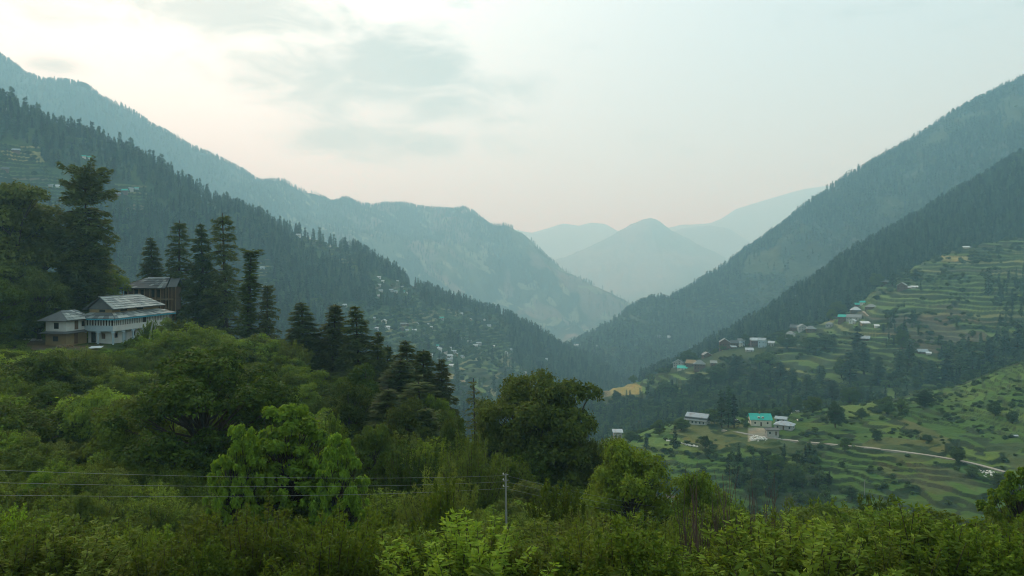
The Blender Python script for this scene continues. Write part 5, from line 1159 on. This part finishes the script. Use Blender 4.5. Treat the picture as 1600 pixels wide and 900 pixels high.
near('broadleaf_tree', 'walnut_b', 148, 438, 178, 50, 'small green tree at the foot of the tallest cedar')
near('deodar_tree', 'deodar_a', 238, 374, 196, 50, 'leftmost and shortest of the cedars behind the timber house')
near('deodar_tree', 'deodar_b', 280, 350, 194, 58, 'open-branched cedar second from the left behind the timber house')
near('deodar_tree', 'deodar_a', 318, 354, 186, 58, 'broad dark cedar left of the flat-topped tall one')
near('deodar_tree', 'deodar_b', 356, 340, 182, 64, 'tall open cedar with layered branches right of the timber house')
near('deodar_tree', 'deodar_col', 388, 390, 168, 30, 'narrow column-like tree clothed in foliage right of the layered cedar')
near('deodar_tree', 'deodar_top', 417, 447, 170, 36, 'small cedar with a tufted top and bare lower stem, right of the column-like tree')
near('deodar_tree', 'deodar_a', 475, 475, 142, 62, 'leftmost of the three matching conical cedars left of centre')
near('deodar_tree', 'deodar_c', 519, 479, 142, 60, 'middle of the three matching conical cedars left of centre')
near('deodar_tree', 'deodar_a', 564, 482, 136, 66, 'rightmost and tallest of the three matching conical cedars left of centre')
near('deodar_tree', 'deodar_a', 588, 522, 138, 52, 'cedar leaning on the right side of the three matching cedars')
near('deodar_tree', 'deodar_c', 606, 545, 140, 40, 'small cedar in the gap right of the matching cedars')
near('deodar_tree', 'deodar_a', 641, 536, 126, 72, 'highest cedar of the dense clump left of centre')
near('deodar_tree', 'deodar_c', 662, 550, 122, 64, 'cedar behind the right half of the dense clump')
near('deodar_tree', 'deodar_a', 688, 566, 122, 56, 'rightmost cedar of the dense clump')
near('deodar_tree', 'deodar_a', 622, 566, 112, 86, 'broad dark cedar in front of the dense clump')
near('deodar_tree', 'deodar_b', 655, 600, 106, 80, 'low cedar filling the front of the dense clump')
near('oak_tree', 'oak_b', 562, 570, 108, 76, 'dark lumpy tree in front of the matching cedars')
near('oak_tree', 'oak_b', 684, 620, 104, 52, 'rounded light tree at the foot of the dense cedar clump', L_mid)
near('oak_tree', 'oak_b', 535, 625, 96, 70, 'dark bushy tree right of the bright green slope')
near('spruce_tree', 'spruce_thin', 744, 598, 122, 66, 'thin reddish conifer standing alone left of the big dark tree')
near('oak_tree', 'oak_b', 820, 584, 93, 150, 'big dark domed tree in the middle of the picture, its left and higher dome', L_deep)
near('oak_tree', 'oak_a', 862, 596, 90, 150, 'big dark domed tree in the middle of the picture, its broader right dome', L_deep)
near('oak_tree', 'oak_b', 908, 655, 88, 72, 'lower right shoulder tree beside the big dark domed tree', L_deep)
near('oak_tree', 'oak_b', 768, 650, 92, 74, 'lower left shoulder tree beside the big dark domed tree', L_dark)
for px, top, Y, w, k, m_, lab in [(548, 600, 90, 80, 'oak_b', L_deep, 'dark tree low on the left of the dense cedar clump'), (600, 610, 88, 84, 'deodar_a', None, 'cedar standing before the dense clump, left one'), (638, 628, 84, 90, 'oak_b', L_deep, 'dark round tree before the dense cedar clump'), (668, 640, 84, 70, 'deodar_c', None, 'cedar standing before the dense clump, right one'), (585, 665, 72, 90, 'walnut_b', L_dark, 'dark green tree right of the yellow-green young tree'), (705, 655, 80, 70, 'oak_b', L_dark, 'small dark tree between the cedar clump and the big dark dome'), (640, 700, 66, 110, 'willow_a', L_dark, 'dark feathery tree above the reddish slope'), (520, 650, 80, 60, 'upright_b', L_mid, 'green tree rising behind the yellow-green young tree')]:
    near('oak_tree' if 'oak' in k else 'deodar_tree' if 'deo' in k else 'broadleaf_tree', k, px, top, Y, w, lab, m_)
near('walnut_tree', 'walnut_a', 320, 553, 70, 262, 'wide spreading green tree below the wooden houses', L_dark)
near('walnut_tree', 'walnut_b', 400, 590, 80, 110, 'green tree on the right flank of the wide spreading tree', L_dark)
near('poplar_tree', 'upright_a', 450, 636, 50, 180, 'bright yellow-green young tree in the left centre foreground')
near('poplar_tree', 'upright_a', 530, 682, 47, 95, 'slimmer bright green tree touching the right of the yellow-green young tree')
near('poplar_tree', 'upright_a', 375, 668, 47, 95, 'bright green tree on the left of the yellow-green young tree', L_light)
near('walnut_tree', 'walnut_b', 985, 695, 60, 155, 'leafy mid-green tree with a dark inside right of centre')
near('walnut_tree', 'walnut_b', 960, 684, 86, 100, 'olive rounded tree top behind the leafy mid-green tree', L_olive)
near('willow_shrub', 'willow_a', 735, 684, 62, 115, 'olive feathery shrub left of the foreground pole', cat='shrub', parts=('stems', 'leaves'))
near('willow_shrub', 'willow_a', 690, 735, 46, 130, 'broad feathery shrub in front of the olive one', cat='shrub', parts=('stems', 'leaves'))
near('walnut_tree', 'walnut_b', 1090, 738, 58, 110, 'loose green tree behind the bare reddish stems')
near('walnut_tree', 'upright_b', 1292, 788, 88, 125, 'rounded bush tree at lower right, left one of the pair behind the thin pole')
near('walnut_tree', 'upright_b', 1378, 780, 88, 118, 'rounded bush tree at lower right, right one of the pair behind the thin pole')
near('walnut_tree', 'walnut_b', 1455, 806, 50, 170, 'wide bushy tree at the lower right')
near('walnut_tree', 'walnut_b', 1530, 832, 46, 120, 'low bushy tree near the lower right corner')
near('poplar_tree', 'upright_a', 1600, 735, 48, 120, 'bright green tree cut by the right edge', L_soft)
near('poplar_tree', 'upright_b', 1560, 800, 44, 70, 'bright bush leaning against the tree at the right edge')
near('poplar_tree', 'upright_b', 690, 760, 36, 110, 'leafy bush tree left of the foreground pole')
near('poplar_tree', 'upright_b', 590, 800, 33, 120, 'leafy foreground bush under the slimmer bright tree')
near('poplar_tree', 'upright_b', 870, 760, 40, 120, 'leafy bush tree right of the foreground pole')
near('poplar_tree', 'sprig1', 20, 800, 24, 90, 'bright bush in the lower left corner', L_light, cat='shrub', parts=('stems', 'leaves'))
hs_ = [(60, 610, 78), (120, 600, 62), (150, 640, 70), (30, 660, 90), (95, 690, 80), (200, 565, 60), (250, 545, 55), (288, 500, 60), (325, 515, 66), (352, 530, 70), (395, 545, 60), (430, 530, 56), (455, 560, 60), (236, 502, 44), (262, 498, 40), (15, 590, 60), (180, 690, 70), (480, 600, 44), (505, 640, 50), (560, 660, 60), (600, 670, 70), (640, 680, 60), (160, 720, 60), (60, 740, 60), (130, 770, 66)]
for i, (px, top, w) in enumerate(hs_):
    Y = float(np.interp(top, [490, 520, 560, 620, 700, 780], [150, 144, 128, 100, 68, 46])) if px > 20 else 110
    if px >= 505 and px < 650: Y = 92
    lab = 'bushy shrub on the near hillside ' + ['below the house at far left', 'left of the brown thicket', 'in the hollow left of the wide green tree', 'at the left edge, mid height', 'over the topmost wire at left', 'under the gravel patch', 'below the leaning pole', 'right of the balconied house', 'second right of the balconied house', 'under the layered cedar', 'under the column-like tree', 'under the tufted cedar', 'left of the three matching cedars', 'hiding the right end of the balcony', 'hiding the far end of the balconied house', 'left of the houses at the edge', 'touching the left of the wide green tree', 'on the bright green slope', 'at the foot of the bright green slope', 'under the dark lumpy tree', 'in front of the dense cedar clump', 'on the reddish slope left of the big dark tree', 'between the wires at left', 'between the wires at the left edge', 'just below the wires at left'][i]
    near('hill_shrub', ['walnut_b', 'upright_b', 'oak_b'][i % 3], px, top, Y, w, lab, [L_soft, L_mid, L_bush, L_soft, L_olive][i % 5], 'shrub', parts=('stems', 'leaves'))
for i, (px, top, Y) in enumerate([(1060, 745, 25), (1078, 700, 24), (1102, 735, 27), (1143, 690, 26), (1163, 730, 23), (1192, 720, 27), (1130, 780, 22), (1215, 760, 26)]):
    x = (px - 800) / F * Y; g = drop(L8, x, Y); h = (HZ - top) / F * Y - g.z
    e = empty('bare_sapling', g, i); e.scale = (.8, .8, h / 5.2); tag(e, ('leftmost bare reddish sapling in the right foreground', 'tallest bare sapling at the left of the leafless stems', 'bare sapling third from the left in the right foreground', 'tallest bare sapling in the middle of the leafless stems', 'bare forked sapling right of the tallest middle one', 'bare sapling near the right end of the leafless stems', 'short bare sapling low among the leafless stems', 'rightmost bare sapling in the foreground')[i], 'sapling', 'bare reddish saplings in the right foreground')
    obj('stems', TWG[i % 3], e)
# lone trees on the far slopes
def lone(g, px, py, hpx, wpx, key, label, group, mat=None, name='tree', sheetname=None):
    p = find(g, px, py); Y = p.y
    return tree(name, K[key], p - Vector((0, 0, .3)), hpx / F * Y, label, 'tree', group, wpx / F * Y, mat=mat)
L7T = [(1305, 668, 40, 25, 'round'), (1385, 647, 28, 24, 'round'), (1445, 634, 24, 22, 'round'), (1408, 645, 22, 16, 'round'), (1346, 655, 18, 14, 'round'), (1270, 645, 26, 26, 'round'), (1328, 628, 28, 26, 'round'), (1265, 722, 32, 22, 'con'), (1128, 668, 60, 18, 'con'), (1138, 668, 66, 18, 'con'), (1147, 668, 52, 16, 'con'),
       (1102, 700, 20, 14, 'round'), (1165, 668, 16, 14, 'round'), (1245, 636, 24, 20, 'round'), (1225, 650, 18, 12, 'con'), (1582, 662, 22, 16, 'round'), (1555, 650, 24, 20, 'round'), (1495, 720, 22, 22, 'round'), (1370, 690, 18, 16, 'round'), (1320, 705, 22, 16, 'round'), (1055, 700, 36, 8, 'con'), (1010, 700, 22, 10, 'con'), (985, 690, 18, 20, 'round'), (1240, 760, 36, 30, 'round'), (1215, 740, 30, 26, 'round'), (1180, 780, 34, 30, 'round'), (1270, 800, 34, 30, 'round'), (1330, 780, 20, 22, 'round'),
       (1065, 672, 20, 24, 'round'), (1030, 680, 24, 22, 'round'), (1116, 662, 22, 18, 'round'), (1520, 745, 18, 22, 'round'), (1560, 760, 22, 26, 'round'), (1450, 690, 12, 14, 'round')]
L6T = [(1076, 553, 20, 24, 'round'), (1064, 560, 16, 14, 'round'), (1130, 524, 9, 14, 'round'), (1165, 536, 18, 16, 'round'), (1012, 626, 30, 11, 'con'), (963, 630, 20, 14, 'round'), (990, 590, 14, 14, 'round'), (1310, 486, 24, 24, 'round'), (1300, 492, 18, 16, 'round'), (1326, 480, 28, 14, 'con'), (1395, 446, 26, 15, 'con'), (1370, 442, 22, 20, 'round'), (1430, 438, 18, 14, 'con'), (1418, 434, 20, 10, 'con'), (1545, 462, 44, 14, 'con'), (1410, 545, 30, 22, 'round'), (1420, 570, 40, 24, 'con'), (1405, 585, 38, 26, 'con'), (1340, 560, 50, 30, 'con'), (1350, 585, 52, 32, 'con'), (1328, 600, 50, 28, 'con'), (1372, 600, 44, 30, 'con'),
       (1500, 590, 48, 24, 'con'), (1520, 585, 44, 24, 'con'), (1480, 600, 48, 26, 'con'), (1545, 575, 46, 24, 'con'), (1570, 560, 44, 24, 'con'), (1590, 550, 44, 24, 'con'), (1310, 470, 12, 20, 'round'), (1230, 545, 24, 30, 'round'), (1265, 550, 24, 34, 'round'), (1290, 545, 22, 30, 'round'), (1200, 580, 30, 34, 'round'), (1150, 590, 34, 30, 'con'), (1120, 600, 30, 30, 'round'), (1090, 610, 28, 30, 'round'), (1180, 610, 34, 30, 'con'), (1240, 610, 36, 26, 'con'), (1260, 625, 40, 24, 'con'), (1220, 600, 34, 28, 'con'), (1040, 620, 26, 28, 'round'), (1300, 625, 32, 28, 'con'), (1345, 630, 26, 24, 'round'), (1315, 590, 30, 24, 'round'), (1280, 600, 30, 22, 'con'), (1455, 598, 36, 24, 'con'), (1430, 600, 34, 22, 'con')]
def lonegroup(g, L, where, group, hk=1.0):
    for kind in ('round', 'con'):
        q = sorted([z for z in L if z[4] == kind], key=lambda z: z[0])
        for i, (px, py, h, w, _) in enumerate(q):
            nm = 'round-crowned tree' if kind == 'round' else 'dark pointed conifer'
            lab = (('leftmost ' if i == 0 else 'rightmost ' if i == len(q) - 1 else (ORD[i] + ' from the left, ') if i < 15 else (ORD[len(q) - 1 - i] + ' from the right, ') if len(q) - 1 - i < 15 else 'middle ')) + nm + ' ' + where
            lone(g, px, py, h * 1.0, w * 1.1, ('shrub0', 'shrub1', 'shrub2')[i % 3] if kind == 'round' and h < 18 else ('oak_b', 'walnut_b')[i % 2] if kind == 'round' else ('rig_conif0', 'rig_conif1')[i % 2], lab, group, [L_scrub, L_dark, L_scrub][i % 3] if kind == 'round' else None, 'round_tree' if kind == 'round' else 'conifer_tree')
lonegroup(L7, L7T, 'standing on the near fields of the right-hand slope', 'trees standing on the near right-hand fields')
lonegroup(L6, L6T, 'standing on the terraced right-hand spur', 'trees standing on the right-hand spur')
# single deodars along the skylines
def skyline(g, n, t0, t1, pxr, hr, where, group, seed, keys=('rig_conif0', 'rig_conif1', 'rig_conif2')):
    p, px, py, t = sample(g, n, lambda a, b, x, y, z, tt: (a > pxr[0]) & (a < pxr[1]), t0, t1, seed); r = random.Random(seed)
    for i in range(n):
        h = r.uniform(*hr) * (1.25 if px[i] < 260 and g is L3 else 1); k = r.choice(keys)
        tree('deodar_tree', K[k], Vector(p[i]) - Vector((0, 0, .4)), h, 'tall dark deodar ' + where, 'tree', group)
skyline(L3, 150, 3.88, 4.04, (-30, 640), (19, 29), 'on the crest of the left forest slope', 'deodars on the crest of the left forest slope', 3)
skyline(L3, 40, 3.9, 4.03, (640, 880), (15, 24), 'on the low end of the left forest crest', 'deodars on the low end of the left crest', 4)
skyline(L4, 110, 2.9, 3.03, (890, 1620), (20, 34), 'on the skyline of the right mountain', 'deodars on the skyline of the right mountain', 5)
# ---------------------------------------------------------------- near shrubs
def ok8(px, py, x, y, z, t):
    m = (px > -260) & (px < 1800) & (y > 19)
    for (a, b, r, _) in TAKEN:
        if b < 260: m &= np.hypot(x - a, y - b) > r
    m &= ~inpoly(px, py, [(40, 525), (190, 535), (190, 552), (40, 556)]) & ~inpoly(px, py, [(165, 553), (200, 553), (200, 574), (165, 574)])
    d = np.where(y < 70, 1.0, 0.12 + .5 * (fbm(x / 9, y / 9, 3) > .5))
    d = np.where(inpoly(px, py, [(430, 585), (470, 590), (520, 620), (545, 650), (480, 640), (430, 620)]), .08, d)
    return m * d
p, px, py, t = sample(L8, 4200, ok8, 1.2, 7.2, 31)
r = np.random.RandomState(9); n = len(p)
h = r.uniform(1.7, 4.0, n) * np.where(p[:, 1] < 70, .95, .55 + 1.5 * r.rand(n) ** 2) * (0.7 + .6 * fbm(p[:, 0] / 10, p[:, 1] / 10, 3))
lim = 796 + 48 * (fbm(px / 60.0, np.zeros(n), 3) - .5) * 2                     # keep the view over the nearest bushes open
hl = (px > -40) & (px < 225) & (p[:, 1] > 60) & (p[:, 1] < 153); lim = np.where(hl, 543 + 10 * r.rand(n), lim)
lim = np.where((px > 765) & (px < 822) & (p[:, 1] < 50), 846, lim)
hmax = np.where((p[:, 1] < 34) | hl | ((px > 765) & (px < 822) & (p[:, 1] < 50)), -lim / F * p[:, 1] + HZ / F * p[:, 1] - p[:, 2], 9)
h = np.minimum(h, np.maximum(hmax, .5))
hb = np.where(p[:, 1] > 135, 1.6, 9); h = np.minimum(h, hb + .8 * r.rand(n))
SK = ['sprig0', 'sprig1', 'sprig2', 'sprig3', 'shrub0', 'shrub1', 'shrub2', 'shrub0@mid', 'shrub1@dark', 'shrub2@olive', 'shrub0@soft', 'shrub1@soft', 'upright_b@soft', 'upright_b', 'willow_a', 'walnut_b@dark', 'upright_b@dark']
base = lambda k: k.split('@')[0]
idx = np.where(p[:, 1] < 60, np.array([0, 1, 2, 3, 0, 1, 2, 3, 13, 14])[r.randint(0, 10, n)], r.randint(4, 17, n))
sh_ = (px > 505) & (px < 780) & (p[:, 1] > 55); idx = np.where(sh_, np.array([8, 15, 16, 9, 8, 16])[r.randint(0, 6, n)], idx)
vis = (px > -20) & (px < 1620) & (py - h / p[:, 1] * F < 900)
size = h / p[:, 1] * vis; order = np.argsort(-size); big = set(order[:270].tolist())
for i in order[:270]:
    k = SK[idx[i]]; mat = [None, None, L_bush, L_mid, L_olive, L_soft, L_bush, L_mid][r.randint(8)]
    tree('leafy_shrub', K[base(k)], Vector(p[i]) - Vector((0, 0, .15)), h[i], '%s shrub in the thicket %s' % ({None: 'leafy green', L_bush: 'leafy green', L_mid: 'deep green', L_olive: 'olive green', L_soft: 'bright fresh green'}[mat], 'below the power wires at left' if px[i] < 500 else 'in the left middle foreground' if px[i] < 780 else 'right of the foreground pole' if px[i] < 1050 else 'round the bare saplings' if px[i] < 1250 else 'at the lower right'), 'shrub', 'shrubs in the thicket below the viewpoint', width=h[i] * r.uniform(.8, 1.3), mat=mat, parts=('stems', 'leaves'))
keep = np.array([i for i in range(n) if i not in big]); s = h[keep] / np.array([K[base(SK[j])].H for j in idx[keep]])
scatter('undergrowth', p[keep] - [0, 0, .15], np.stack([s * 1.15, s * 1.15, s], 1), np.stack([0 * s, 0 * s, r.rand(len(s)) * 6.28], 1), idx[keep], [joined(k) for k in SK])
p, px, py, t = sample(L8, 9000, lambda px, py, x, y, z, t: (px > -260) & (px < 1750) * ~inpoly(px, py, [(40, 528), (190, 535), (190, 552), (40, 556)]), 1.0, 7.3, 32); n = len(p); s = r.uniform(.5, 1.5, n)
scatter('grass', p, np.stack([s * 1.2, s * 1.2, s], 1), np.stack([0 * s, 0 * s, r.rand(n) * 6.28], 1), r.randint(0, 3, n), [joined('tuft%d' % i) for i in range(3)])
